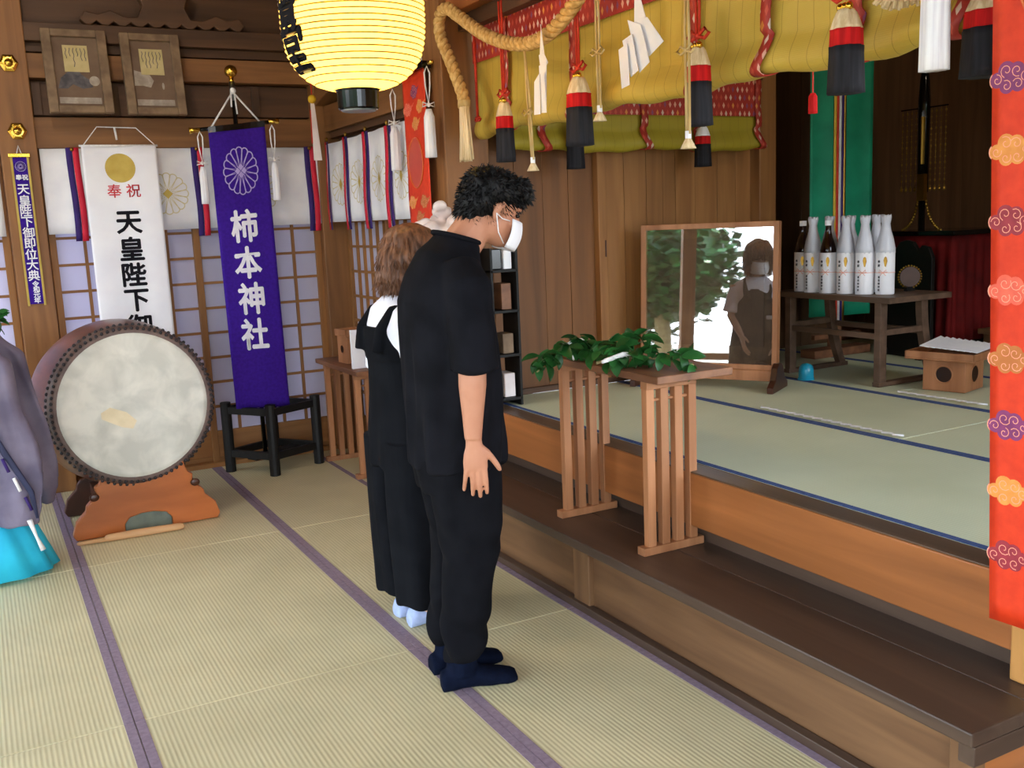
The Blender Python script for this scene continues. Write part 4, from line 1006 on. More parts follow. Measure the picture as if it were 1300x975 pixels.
for k in range(3):
    pts = []; u = None; L = 0
    for i, p in enumerate(path):
        d = (path[min(i+1, len(path)-1)]-path[max(i-1, 0)]).normalized()
        if i: L += (path[i]-path[i-1]).length
        if u is None: u = Vector((1, 0, 0))
        u = (u-d*u.dot(d)).normalized(); v = d.cross(u); a = L/.115*2*pi+k*2*pi/3
        pts.append(p+(u*cos(a)+v*sin(a))*.0155)
    put('strand', MB().tube(pts, .0148, 8).mesh('r', 'straw_rope'), t, smooth=True)
for (x, y_, z1, z0, nm) in ((2.10, 4.265, 2.04, 1.77, 'a'), (2.09, 1.765, 2.06, 1.955, 'b')):
    mb = MB()
    for k in range(90):
        a = random.uniform(0, 2*pi); r = sqrt(random.random()); wd_ = .055 if nm == 'a' else .1
        e = Vector((x+r*wd_*.5*cos(a), y_+r*wd_*sin(a), z0+random.uniform(0, .02)+(.03*r if nm == 'b' else 0)))
        mb.tube([(x+r*.02*cos(a), y_+r*.02*sin(a), z1), Vector((x+r*wd_*.35*cos(a), y_+r*wd_*.7*sin(a), (z0+z1)/2)), e], [.005, .0065, .004], 5)
    put('frayed_end', mb.mesh('r', 'tassel_cream'), t, smooth=True, kind='stuff')
    put('binding', MB().tube([(x, y_, z1+.01), (x, y_, z1-.02)], [.03, .026], 12).mesh('r', 'straw'), t, smooth=True)
# straw cords with ends
def straw_cord(label, x, y_, z1, z0, bowz=None, lean=0):
    t = thing('straw_pendant', label, 'pendant', (x, y_, z0), group='pale straw cords hanging from the rope')
    mb = MB()
    for s in (-1, 1): mb.tube([(x+.002*s, y_+s*.004, z1), (x, y_+s*.010+lean*.5, (z1+z0)/2+.05), (x, y_+s*.007+lean, z0+.045)], .0048, 6)
    put('cord_pair', mb.mesh('c', 'straw'), t, smooth=True)
    put('paper_wrap', MB().tube([(x, y_+lean, z0+.055), (x, y_+lean, z0+.03)], .010, 8).mesh('c', 'paper'), t, smooth=True)
    put('frayed_tip', MB().tube([(x, y_+lean, z0+.032), (x, y_+lean, z0)], [.009, .026], 12).mesh('c', 'tassel_cream'), t, smooth=True)
    if bowz: mb = MB(); bow(mb, (x-.005, y_+lean*.4, bowz), AY, .045, .004); put('bow', mb.mesh('c', 'straw'), t, smooth=True)
straw_cord('left pale straw cord with a bow hanging from the lowest dip of the rope', 2.09, 3.665, 2.19, 1.69, 1.925, -.035)
straw_cord('middle pale straw cord with a bow, between the paper streamers', 2.07, 3.095, 2.44, 1.835, 2.075)
straw_cord('right pale straw cord crossing the black tassel', 2.05, 2.565, 2.33, 1.695, 1.995)
# zigzag paper streamers
def shide(label, y_, zt, s, flip=1, narrow=False):
    t = thing('paper_streamer', label, 'paper streamer', (2.06, y_, zt-s*1.5), group='white folded paper streamers on the rope')
    P = lambda u, v, e: Vector((2.05-e, y_-u*s, zt+v*s))
    if not narrow: q = [((-.05, 0), (.05, 0), (.30, -.62), (-.08, -.62)), ((-.02, -.55), (.34, -.58), (.72, -.98), (.30, -1.12)), ((-.20, -.52), (.20, -.66), (.40, -1.22), (.08, -1.32)), ((-.32, -.80), (.0, -.76), (.14, -1.30), (-.12, -1.36)), ((-.40, -.92), (-.10, -.88), (-.06, -1.48), (-.34, -1.50))]
    else: q = [((-.03, 0), (.03, 0), (.13, -.5), (-.10, -.5)), ((-.10, -.45), (.13, -.45), (.26, -.62), (-.04, -.75)), ((-.08, -.62), (.24, -.60), (.18, -1.35), (-.06, -1.30)), ((-.22, -.85), (.04, -.75), (.02, -1.38), (-.26, -1.36)), ((-.02, -.8), (.22, -.76), (.24, -1.38), (.0, -1.36))]
    for i, c in enumerate(q):
        put('paper_fold', MB().add([P(u, v, .004*i+.012*(k in (1, 2))) for k, (u, v) in enumerate(c)], [(0, 1, 2, 3)]).mesh('p', 'paper'), t, solid=.0015)
shide('narrow white folded paper streamer left of the second black tassel', 3.45, 2.235, .245, narrow=True)
shide('wide white zigzag paper streamer in the middle of the opening', 2.825, 2.26, .225)

# ================================================================== PLATFORM THINGS
ZP = .572
# framed glass case
fl = Vector((3.185, 4.415, ZP)); fr_ = Vector((3.565, 3.765, ZP)); d_ = (fr_-fl); wF = d_.length; ang = atan2(d_.y, d_.x)
t = thing('glass_frame', 'large wooden framed glass panel on feet standing on the platform mats', 'frame', tuple(fl), ang)
tl = Matrix.Rotation(radians(-3), 3, 'X')
HF = .86
def PF(x, y_, z): return tl @ Vector((x, y_, z))
def fbox(x0, x1, y0, y1, z0, z1):
    return MB().add([PF(*p) for p in [(x0,y0,z0),(x1,y0,z0),(x1,y1,z0),(x0,y1,z0),(x0,y0,z1),(x1,y0,z1),(x1,y1,z1),(x0,y1,z1)]], [(0,3,2,1),(4,5,6,7),(0,1,5,4),(1,2,6,5),(2,3,7,6),(3,0,4,7)])
k = .028
for a in ((0, k, .06, HF), (wF-k, wF, .06, HF), (k, wF-k, .10, .10+k), (k, wF-k, HF-k, HF)): put('frame_rail', fbox(a[0], a[1], -.02, .03, a[2], a[3]).mesh('f', 'table_wood'), t, local=True, bevel=.003)
put('base_rail', fbox(.0, wF, -.03, .035, .045, .10).mesh('f', 'table_wood'), t, local=True, bevel=.003)
put('backing_board', fbox(k, wF-k, .012, .02, .12, HF-k).mesh('f', 'frame_wood'), t, local=True)
put('inner_mount', fbox(k+.05, wF-k-.05, .004, .010, .22, HF-k-.05).mesh('f', 'picture_ground'), t, local=True)
put('glass', fbox(k, wF-k, -.012, -.009, .12, HF-k).mesh('f', 'glass_pane'), t, local=True)
for x in (.0, wF):
    pr = [(-.13, 0), (-.13, .03), (-.08, .06), (-.05, .12), (-.02, .14), (.02, .14), (.05, .12), (.08, .06), (.13, .03), (.13, 0)]
    put('foot', MB().prism(pr, lambda u, v, w_, x=x: (x-.016+w_, u, v), .032).mesh('f', 'drum_stand_dark'), t, local=True, bevel=.003)

# bottle table
t = thing('bottle_table', 'dark wooden table with curved legs carrying the wrapped bottles', 'table', (3.98, 3.47, ZP))
TW, TL, TH = .46, .78, .458
put('table_top', B(-.0, TW, -.05, TL, TH-.03, TH).mesh('t', 'table_dark'), t, local=True, bevel=.003)
for x, cur in ((.03, 0), (TW-.13, 1)):
    for y_ in (.03, TL-.12):
        mb = MB(); rs = []
        for i in range(9):
            s = i/8; xx = x+(.10*(1-s)**2 if cur else 0); z = s*(TH-.03); w2 = .024
            rs.append([(xx-w2, y_-.02, z), (xx+w2, y_-.02, z), (xx+w2, y_+.02, z), (xx-w2, y_+.02, z)])
        mb.rings(rs); put('leg', mb.mesh('l', 'table_dark'), t, local=True, bevel=.002)
    put('stretcher', B(x-.01+(.03 if cur else 0), x+.012+(.03 if cur else 0), .03, TL-.12, .24, .27).mesh('l', 'table_dark'), t, local=True, bevel=.002)
for y_ in (.03, TL-.12): 
    put('foot_rail', B(.0, TW-.0, y_-.022, y_+.022, 0, .022).mesh('l', 'table_dark'), t, local=True, bevel=.002)
    put('cross_rail', B(.03, TW-.1, y_-.015, y_+.015, .26, .29).mesh('l', 'table_dark'), t, local=True, bevel=.002)
# bottles wrapped in white paper
def bottle(label, x, y_, kind, rz=0):
    t = thing('wrapped_bottle', label, 'bottle', (x, y_, ZP+TH), rz, 'paper wrapped sake bottles on the table')
    put('paper_wrap', MB().lathe([(.0, 0), (.0455, 0), (.047, .004), (.047, .215), (.045, .217)], n=24).mesh('w', 'paper'), t, local=True, smooth=False)
    for p in t.children[-1].data.polygons: p.use_smooth = len(p.vertices) == 4
    gl_ = [(.043, .20), (.043, .23), (.036, .26), (.022, .30), (.0155, .33), (.015, .365), (.018, .368), (.018, .385), (.0, .386)]
    put('glass_bottle', MB().lathe([(0, .2)]+gl_, n=20).mesh('g', 'bottle_glass'), t, local=True, smooth=True)
    put('cap', MB().lathe([(.0, .385), (.0, .36), (.0185, .36), (.0185, .387), (.0, .388)][1:], n=16).mesh('c', 'paper'), t, local=True)
    if kind:
        mb = MB(); rs = []
        for i, (r, z) in enumerate([(.046, .212), (.045, .235), (.036, .285), (.024, .33), (.020, .362), (.022, .366), (.027, .395), (.024, .402)]):
            n = 26; rs.append([Vector(((r*(1+.07*sin(j*2.9+i*.4)))*cos(2*pi*j/n), (r*(1+.07*sin(j*2.9+i*.4)))*sin(2*pi*j/n), z+(.008*sin(j*1.9) if i > 5 else 0))) for j in range(n)])
        mb.rings(rs); put('film_wrap', mb.mesh('f', 'bottle_film'), t, local=True, smooth=True)
    # front of the bottle faces -x-y ; print wraps round the paper
    fa = radians(222)
    sf = lambda u, v, e=.0008: Vector(((.047+e)*cos(fa+u/.047), (.047+e)*sin(fa+u/.047), v))
    mb = MB()
    mb.add([sf(u, v) for u, v in [(-.007, .19), (-.010, .175), (-.004, .145), (.002, .143), (.009, .172), (.006, .19), (0, .196)]], [tuple(range(7))]); put('gilt_crest', mb.mesh('m', 'gold_dull'), t, local=True)
    mb = MB(); mb.tube([Vector((.0485*cos(a), .0485*sin(a), .113)) for a in [2*pi*i/28 for i in range(28)]], .0013, 5, closed=True)
    for s in (-1, 1): mb.tube([sf(-.012, .113, .002), sf(-.012+s*.016, .128, .004), sf(-.012+s*.02, .116, .004), sf(-.012, .113, .002)], .0013, 5); mb.tube([sf(-.012, .113, .002), sf(-.012+s*.014, .098, .003)], .0013, 5)
    put('red_string', mb.mesh('m', 'cloud_line'), t, local=True, smooth=True)
    mb = MB(); text_down(mb, '奉献', -.034, .17, .015, .02, sf, .03); text_down(mb, '清酒御神前', -.034, .09, .013, .0165, sf, .03)
    put('lettering', mb.mesh('m', 'ink'), t, local=True)
bl = [('wrapped bottle with bare brown neck at the left end of the row', 4.07, 4.10, 0), ('film covered bottle, second from the left of the row', 4.05, 4.005, 1), ('wrapped bottle with bare brown neck, third from the left', 4.055, 3.90, 0),
      ('film covered bottle, fourth from the left of the row', 4.075, 3.795, 1), ('film covered bottle, second from the right of the row', 4.10, 3.69, 1), ('film covered bottle at the right end of the row', 4.15, 3.60, 1)]
for a in bl: bottle(*a)
for x, y_, l in ((4.19, 4.02, 'film covered bottle in the back row behind the second wrap'), (4.20, 3.88, 'film covered bottle in the back row behind the bare neck'), (4.24, 3.74, 'film covered bottle in the back row near the right end')): bottle(l, x, y_, 1, .3)
# round bell with beads on the table
t = thing('beaded_disc', 'small round dark disc edged with gold beads beyond the bottles', 'ornament', (4.36, 3.62, ZP+TH))
R = Matrix.Rotation(radians(-35), 3, 'Z') @ Matrix.Rotation(radians(90), 3, 'X')
put('disc', MB().lathe([(.0001, -.006), (.052, -.006), (.054, 0), (.052, .006), (.0001, .006)], (0, 0, .075), 28, R).mesh('d', 'drum_stand_dark'), t, local=True)
mb = MB()
for i in range(26): a = 2*pi*i/26; mb.ell(Vector((0, 0, .075))+R @ Vector((.058*cos(a), .058*sin(a), 0)), (.006, .006, .006), 7, 5)
put('bead_edge', mb.mesh('d', 'gold_dull'), t, local=True, smooth=True)
put('foot', MB().box(-.03, .03, -.012, .012, 0, .022).mesh('d', 'black_wood'), t, local=True, bevel=.002)

# green banner with a five colour ribbon
t = thing('green_banner', 'green cloth banner with five colour ribbon hanging behind the bottles', 'banner', (4.7, 4.38, .8))
fn = lambda u, v, e=0: Vector((4.42+.41*u, 4.40-.1*u-e+.008*sin(u*9), .83+1.75*v))
put('cloth', MB().grid(lambda a, b: fn(a, b), 20, 30).mesh('c', 'green_cloth'), t, smooth=True, solid=.004)
for i, m in enumerate(('stripe_yellow', 'silk_red', 'stripe_white', 'ribbon_purple', 'gold_dull')): put('colour_ribbon', MB().grid(lambda a, b: fn(.355+.036*(i+a), -.02+1.02*b, .008), 1, 20).mesh('c', m), t, smooth=True, solid=.002)
put('hanging_rod', MB().tube([(4.38, 4.41, 2.59), (4.87, 4.29, 2.59)], .012, 8).mesh('c', 'black_lacquer'), t, smooth=True)
put('stand_post', B(4.655, 4.72, 4.42, 4.48, ZP, .93).mesh('c', 'table_top'), t, bevel=.004)
put('pole', MB().tube([(4.69, 4.45, .9), (4.69, 4.45, 2.6)], .014, 8).mesh('c', 'black_lacquer'), t, smooth=True)
for z in (.68, .85): put('stand_arm', B(4.5, 4.9, 4.43, 4.46, z, z+.03).mesh('c', 'table_top'), t, bevel=.003)
put('stand_foot', B(4.45, 4.93, 4.38, 4.5, ZP, ZP+.05).mesh('c', 'table_top'), t, bevel=.004)
# blue item
t = thing('blue_jar', 'small glossy turquoise plastic jar on the mat beside the glass frame', 'jar', (3.90, 3.90, ZP))
put('body', MB().lathe([(.0, 0), (.036, 0), (.04, .006), (.04, .05), (.036, .07), (.022, .085), (.0, .09)], n=24).mesh('b', 'blue_plastic'), t, local=True, smooth=True)
put('rim', MB().lathe([(.0, -.0), (.043, .0), (.043, .009), (.0, .009)], n=24).mesh('b', 'blue_plastic'), t, local=True)
# sanbo with stacked paper
t = thing('offering_stand', 'brown wooden offering box with round hole under a stack of old papers', 'stand', (4.22, 3.23, ZP), radians(14)); sanbo(t, .34, .20, 'table_wood', wd=.21)
t = thing('paper_stack', 'fanned stack of old white papers lying on the brown offering box', 'paper', (4.22, 3.23, ZP+.2), radians(20))
for i in range(9): put('sheet', MB().add([(-.14+.0*i, -.15+.028*i, .004+.002*i), (.17, -.16+.03*i, .004+.002*i), (.17, -.12+.03*i, .014+.003*i), (-.15, -.11+.028*i, .012+.002*i)], [(0, 1, 2, 3)]).mesh('s', 'paper'), t, local=True, solid=.003)
# zigzag white cord along the mat edge
def zigzag(p0, p1, n, label):
    p0 = Vector(p0); p1 = Vector(p1); d = p1-p0; s = Vector((d.y, -d.x, 0)).normalized()*.016
    pts = []
    for i in range(n+1):
        c = p0+d*i/n; pts.append(c+s*(1 if i % 2 else -1)+Vector((0, 0, .006+.004*(i % 2))))
    o = put('zigzag_cord', MB().tube(pts, .0045, 6).mesh('z', 'cord_white'), smooth=True); tag(recenter(o), label, 'cord', 'white zigzag cords on the mat borders')
zigzag((3.175, 3.47, ZP), (3.175, 2.66, ZP), 30, 'white zigzag cord lying along the nearer blue mat border')
zigzag((3.93, 3.33, ZP), (3.95, 2.85, ZP), 18, 'fainter white zigzag cord lying before the brown offering box')

# dark altar things
t = thing('altar_pole', 'tall black lacquered ornament pole hung with rows of gilt beads in the dark altar', 'ornament', (5.2, 4.24, .57))
px_, py_ = 5.2, 4.24
put('shaft', MB().tube([(px_, py_, 1.55), (px_, py_, 2.1), (px_, py_, 2.22), (px_, py_, 2.36)], [.032, .036, .028, .008], 12).mesh('s', 'black_lacquer'), t, smooth=True)
mb = MB(); mb.tube([(px_-.03, py_-.02, 1.72), (px_-.03, py_-.02, 2.0)], [.012, .014], 8); mb.tube([(px_, py_, 1.40), (px_, py_, 1.62)], [.012, .016], 8); mb.box(px_-.05, px_-.02, py_-.05, py_+.0, 1.5, 1.66); put('gilt_fitting', mb.mesh('s', 'gold_dull'), t, smooth=False)
put('base_pole', MB().tube([(px_, py_, .57), (px_, py_, 1.5)], .02, 8).mesh('s', 'black_lacquer'), t, smooth=True)
for sgn in (-1, 1):
    for c in range(4):
        yy = py_+sgn*(.055+.034*c); mb = MB()
        mb.tube([(px_, yy, 2.05), (px_, yy, 1.575)], .0018, 4)
        for r_ in range(14):
            mb.ell((px_, yy, 2.03-r_*.034), (.0055, .0055, .009 if r_ % 3 == 0 else .005), 6, 4)
        mb.ell((px_, yy, 1.57), (.010, .010, .015), 8, 6)
        put('bead_string', mb.mesh('b', 'gold_dull'), t, smooth=True)
    put('hanger_arm', MB().tube([(px_, py_, 2.055), (px_, py_+sgn*.17, 2.055)], .004, 6).mesh('b', 'black_lacquer'), t)
    mb = MB(); pts = bez((px_, py_+sgn*.03, 1.50), (px_, py_+sgn*.05, 1.36), (px_, py_+sgn*.14, 1.32), 12)
    for p in pts: mb.ell(p, (.010, .010, .012), 7, 5)
    put('gilt_chain', mb.mesh('b', 'gold_dull'), t, smooth=True)
t = thing('draped_altar_stand', 'tall altar stand draped in dark red cloth under the ornament pole', 'altar', (5.3, 4.15, .57))
put('body', B(5.1, 5.5, 3.98, 4.4, ZP, 1.25).mesh('b', 'black_wood'), t, bevel=.01)
put('cloth', MB().grid(lambda a, b: Vector((5.06-.02*sin(a*40)*(1-b), 3.90+.46*a, .66+.63*b)), 50, 6).mesh('b', 'dark_red_cloth'), t, smooth=True, solid=.004)
put('cloth_side', MB().grid(lambda a, b: Vector((5.06+.5*a, 3.90-.02*sin(a*40)*(1-b), .66+.63*b)), 50, 6).mesh('b', 'dark_red_cloth'), t, smooth=True, solid=.004)
put('top', B(5.04, 5.56, 3.88, 4.42, 1.29, 1.32).mesh('b', 'black_lacquer'), t, bevel=.006)
t = thing('black_screen', 'low black scalloped screen standing behind the beaded disc', 'screen', (4.85, 4.12, .57))
pr = [(-.2, 0), (-.2, .60), (-.17, .66), (-.12, .67), (-.09, .64), (-.05, .69), (.0, .70), (.05, .69), (.09, .64), (.12, .67), (.17, .66), (.2, .60), (.2, 0)]
put('panel', MB().prism(pr, lambda u, v, w_: (4.90+w_+.1*u, 4.10+u, ZP+v), .03).mesh('p', 'black_wood'), t, bevel=.004)
for s in (-1, 1): put('foot', B(4.84, 5.0, 4.10+s*.15-.02, 4.10+s*.15+.02, ZP, ZP+.04).mesh('p', 'black_wood'), t)
t = thing('altar_shelf', 'stepped dark wooden altar shelves at the right of the dark alcove', 'shelf', (5.5, 3.2, .57))
for i, (x0, z) in enumerate(((5.25, .70), (5.42, .95), (5.6, 1.20), (5.75, 1.45))):
    put('shelf_board', B(x0, 6.1, 1.8, 3.86, z, z+.03).mesh('s', WD('riser', 'y')), t, bevel=.003)
    put('shelf_front', B(x0+.03, x0+.06, 1.82, 3.84, z-.22 if i else ZP, z).mesh('s', WD('altar', 'y')), t)

# shelf rack beside the post, hidden mostly by the man
t = thing('side_rack', 'narrow dark rack of small boxes beyond the man\'s chest', 'shelf', (2.29, 4.36, .57))
for z in (.60, .82, 1.04, 1.24): put('shelf_board', B(2.215, 2.365, 4.30, 4.46, z, z+.014).mesh('s', 'black_wood'), t, bevel=.002)
for x in (2.215, 2.356): put('side_panel', B(x, x+.012, 4.30, 4.46, ZP, 1.36).mesh('s', 'black_wood'), t)
G = 'small boxes on the dark rack'
for i, (z, x, wd_, hh, m, l) in enumerate(((.614, 2.31, .06, .12, 'satin_white', 'pale crumpled bag on the lowest shelf of the dark rack'), (.834, 2.31, .06, .10, 'frame_wood', 'brown box on the second shelf of the dark rack'), (1.054, 2.31, .055, .13, 'table_top', 'brown box on the third shelf of the dark rack'), (1.254, 2.325, .045, .09, 'paper', 'white box on the top shelf of the dark rack'), (1.254, 2.26, .06, .1, 'black_lacquer', 'black box on the top shelf of the dark rack'))):
    o = put('small_box', MB().box(-wd_/2, wd_/2, -.05, .05, 0, hh).mesh('bx', m), local=True, bevel=.004); o.location = (x, 4.375, z+.001); tag(o, l, 'box', G)

# white satin bundle on a tall stand
t = thing('satin_bundle', 'knotted white satin bundle between the woman and the man', 'bundle', (2.0, 4.42, 1.28))
mb = MB(); c = Vector((2.02, 4.40, 1.36))
mb.ell(c+Vector((0, 0, -.02)), (.12, .12, .10), 20, 12); mb.ell(c+Vector((.0, 0, .07)), (.08, .075, .06), 16, 10)
for a, r, z, s in ((.2, .09, .10, .045), (1.3, .07, .12, .05), (2.6, .08, .11, .05), (3.7, .09, .09, .05), (5.0, .08, .12, .05), (0, .0, .16, .045), (.8, .04, .17, .03), (4.1, .04, .18, .03)):
    mb.ell(c+Vector((r*cos(a), r*sin(a), z)), (s, s*.6, s*.75), 10, 7, Matrix.Rotation(a*1.7, 3, 'X'))
mb.v = [tuple(c+(Vector(v)-c)*1.15) for v in mb.v]
me = remesh(mb, .007, 2, .022, 16, 4); me.materials.append(M['satin_white']); put('cloth', me, t, smooth=True)
t2 = thing('tall_stand', 'slender wooden stand carrying the white satin bundle', 'stand', (2.0, 4.42, 0))
put('top', B(1.9, 2.09, 4.33, 4.49, 1.25, 1.275).mesh('s', 'table_wood'), t2, bevel=.004)
put('column', B(1.96, 2.03, 4.37, 4.43, .29, 1.25).mesh('s', 'table_wood'), t2, bevel=.004)
put('foot', B(1.905, 2.09, 4.33, 4.49, .29, .32).mesh('s', 'table_wood'), t2, bevel=.004)

# evergreen offering branches on the table
leafm = MB(); pts_l = []
for i in range(7):
    s = i/6; wdt = .019*sin(pi*min(1, s*.94+.06))**.8; pts_l.append((s*.075, wdt, .010*sin(s*pi)))
vs = []
for (x, wdt, z) in pts_l: vs += [(x, -wdt, z+.004), (x, 0, z), (x, wdt, z+.004)]
leafm.add(vs, [(3*i+k, 3*i+3+k, 3*i+4+k, 3*i+1+k) for i in range(6) for k in (0, 1)])
LM = leafm.mesh('leaf', 'leaf'); LM.polygons.foreach_set('use_smooth', [True]*len(LM.polygons))
def branch(label, path, nleaf, seed, wraps):
    random.seed(seed)
    base = Vector(path[0]); t = thing('evergreen_branch', label, 'branch', tuple(base), group='evergreen offering branches on the slatted table')
    P = [Vector(p)-base for p in path]
    put('stem', MB().tube(P, [.006, .005, .004, .003][:len(P)] if len(P) == 4 else .004, 6).mesh('s', 'twig'), t, local=True, smooth=True)
    for i in range(nleaf):
        s = (i+.5)/nleaf*(len(P)-1)*.98; k = int(s); p = P[k].lerp(P[min(k+1, len(P)-1)], s-k)
        d = (P[min(k+1, len(P)-1)]-P[k]).normalized(); a = random.uniform(-1.5, 1.5)+(pi if random.random() < .12 else 0)
        o = bpy.data.objects.new('leaf', LM); C.objects.link(o); o.parent = t
        yaw = atan2(d.y, d.x)+a; o.location = p+Vector((random.uniform(-.025, .025), random.uniform(-.025, .025), random.uniform(0, .035)))
        o.rotation_euler = (random.uniform(-.9, .9), random.uniform(-.5, .75) if random.random() < .7 else random.uniform(.8, 1.3), yaw); sc = random.uniform(.75, 1.15); o.scale = (sc, sc, sc)
        if o.location.z-.5*0 < 0: pass
    for a, b, m in wraps:
        put('paper_twist', MB().tube([Vector(a)-base, (Vector(a)+Vector(b))/2-base+Vector((0, 0, .008)), Vector(b)-base], [.006, .009, .004], 7).mesh('w', m), t, local=True, smooth=True)
    random.seed(11)
branch('left leafy evergreen branch reaching past the far end of the table', [(2.14, 3.30, .972), (2.06, 3.30, .985), (1.94, 3.22, .975), (1.78, 3.12, .94)], 66, 3,
       [((2.17, 3.39, 1.0), (2.0, 3.28, 1.0), 'cord_white'), ((2.15, 3.36, 1.0), (1.98, 3.30, .99), 'cord_white'), ((2.02, 3.33, 1.01), (1.99, 3.2, .955), 'paper')])
branch('right leafy evergreen branch lying along the near half of the table', [(1.93, 2.95, .975), (2.02, 2.96, .985), (2.10, 2.86, .985), (2.17, 2.70, .97)], 58, 5,
       [((1.93, 2.90, .99), (2.09, 2.90, 1.0), 'cord_white'), ((1.92, 2.9, .985), (2.05, 2.92, .985), 'cord_white')])
branch('middle bushy evergreen branch standing up behind the other two', [(2.0, 3.12, .965), (2.08, 3.13, .98), (2.17, 3.12, 1.0), (2.26, 3.10, 1.01)], 42, 8, [])

# table reflected in the glass, left of the camera, outside the frame
t = thing('low_table', 'low dark wooden table near the open front of the hall', 'table', (-1.6, 2.6, 0))
put('table_top', B(-.45, .45, -.25, .25, .48, .52).mesh('t', 'black_wood'), t, local=True, bevel=.004)
for x in (-.38, .38):
    for y_ in (-.2, .2): put('leg', B(x-.025, x+.025, y_-.025, y_+.025, 0, .48).mesh('t', 'black_wood'), t, local=True, bevel=.003)

# ================================================================== PEOPLE
def RX(a): return Matrix.Rotation(radians(a), 3, 'X')
def RY(a): return Matrix.Rotation(radians(a), 3, 'Y')
def RZ(a): return Matrix.Rotation(radians(a), 3, 'Z')
def head_shapes(mb, c, R, k=1.0):
    """skull, jaw, brow, nose, lips, ears; +x is the face, R tips the head"""
    def E(p, r, rot=None): mb.ell(Vector(c)+R @ (Vector(p)*k), tuple(x*k for x in r), 18, 12, R @ rot if rot else R)
    E((-.012, 0, .03), (.095, .076, .088)); E((.03, 0, -.03), (.062, .060, .075)); E((.045, 0, -.075), (.040, .042, .032))
    E((.0, 0, -.05), (.06, .058, .055)); E((.075, 0, .028), (.018, .05, .010)); E((.088, 0, -.008), (.013, .011, .028), RY(-22)); E((.099, 0, -.022), (.011, .013, .010))
    E((.083, 0, -.052), (.012, .024, .007)); E((.081, 0, -.064), (.012, .020, .007)); E((.080, 0, -.088), (.016, .022, .014))
    for s in (-1, 1):
        E((.06, s*.04, -.02), (.022, .022, .022)); E((-.008, s*.078, -.008), (.016, .008, .030), RZ(s*-18)); E((-.006, s*.083, .012), (.013, .006, .012))
def head_extras(t, c, R, k=1.0):
    for s in (-1, 1):
        p = Vector(c)+R @ (Vector((.077, s*.030, .006))*k)
        mb = MB(); mb.ell(p, (.009*k, .013*k, .006*k), 12, 8, R); put('eye', mb.mesh('e', 'eye_dark'), t, local=True, smooth=True)
        q = Vector(c)+R @ (Vector((.085, s*.032, .034))*k); put('eyebrow', MB().ell(q, (.006*k, .022*k, .004*k), 12, 6, R).mesh('e', 'hair_black'), t, local=True, smooth=True)
def face_mask(t, c, R, k=1.0, low=0):
    c = Vector(c)
    def fn(u, v):
        a = (u-.5)*2.3; b = v
        rx, ry = .108, .072; z = -.105+.095*v+low
        bulge = .010*sin(pi*v)
        return c+R @ (Vector(((rx+bulge)*cos(a)**.8 if cos(a) > 0 else 0, (ry+bulge)*sin(a), z))*k)
    m = put('face_mask', MB().grid(fn, 20, 8).mesh('m', 'paper'), t, local=True, smooth=True, solid=.002)
    mb = MB()
    for s in (-1, 1):
        for z in (-.02+low, -.095+low):
            mb.tube([c+R @ (Vector((.046, s*.068, z))*k), c+R @ (Vector((.015, s*.080, z*.6-.01))*k), c+R @ (Vector((-.012, s*.088, -.012))*k)], .0018, 5)
    put('ear_loop', mb.mesh('m', 'cord_white'), m, local=True, smooth=True)
def hand_shapes(mb, w, down, fwd, out, k=1.0, curl=.06):
    """open relaxed hand: w wrist, down = finger direction, fwd = thumb side, out = back of the hand"""
    w = Vector(w); D = Vector(down).normalized(); Fv = Vector(fwd).normalized(); O = Vector(out).normalized()
    P = lambda a, b, c=0: w+(D*a+Fv*b+O*c)*k
    rs = []
    for a, h, th in ((-.012, .025, .021), (.012, .028, .019), (.035, .036, .0165), (.06, .040, .015), (.080, .040, .013), (.090, .036, .010)):
        rs.append([P(a, h*cos(q)+(.002), th*sin(q)) for q in [2*pi*i/16 for i in range(16)]])
    mb.rings(rs)
    for b, L, r, sp in ((.030, .082, .0086, .003), (.0100, .092, .0088, .001), (-.0102, .085, .0086, -.002), (-.0295, .068, .0078, -.010)):
        mb.tube([P(.070, b*.92), P(.090, b, .001), P(.090+L*.45, b+sp*.5, -.004-curl*.02), P(.090+L*.75, b+sp*.8, -.010-curl*.1), P(.090+L, b+sp, -.016-curl*.2)], [r*k*1.05, r*k*1.05, r*k, r*.93*k, r*.8*k], 10, round_=True)
    mb.tube([P(.018, .018, -.004), P(.036, .040, -.008), P(.058, .058, -.012), P(.078, .070, -.016), P(.094, .078, -.018)], [.015*k, .0135*k, .0105*k, .0098*k, .0082*k], 10, round_=True)
def oval(c, rx, ry, n=28, rot=0, sq=2.0, tilt=0):
    """ring around c, optionally pitched"""
    R = Matrix.Rotation(tilt, 3, 'Y') @ Matrix.Rotation(rot, 3, 'Z'); out = []
    for i in range(n):
        a = 2*pi*i/n; ca, sa = cos(a), sin(a)
        p = Vector((rx*abs(ca)**(2/sq)*(1 if ca > 0 else -1), ry*abs(sa)**(2/sq)*(1 if sa > 0 else -1), 0)); out.append(Vector(c)+R @ p)
    return out
def foot_shapes(mb, x, y_, ang, k=1.0, lift=0, g=0):
    R = RZ(ang); c = Vector((x, y_, lift))
    L = [(-.055, .028, .030, .034), (-.03, .034, .036, .045), (.0, .034, .037, .055), (.05, .036, .030, .045), (.10, .042, .023, .032), (.14, .044, .018, .024), (.168, .036, .014, .018), (.182, .022, .010, .014)]
    rs = []
    for a, h, th, zc in L:
        rs.append([c+R @ (Vector((a+(g if a > .1 else (-g if a < -.04 else 0)), (h+g)*cos(q), max(.0015-g*.2, zc*.72+(th+g)*sin(q))))*k) for q in [2*pi*i/16 for i in range(16)]])
    mb.rings(rs)

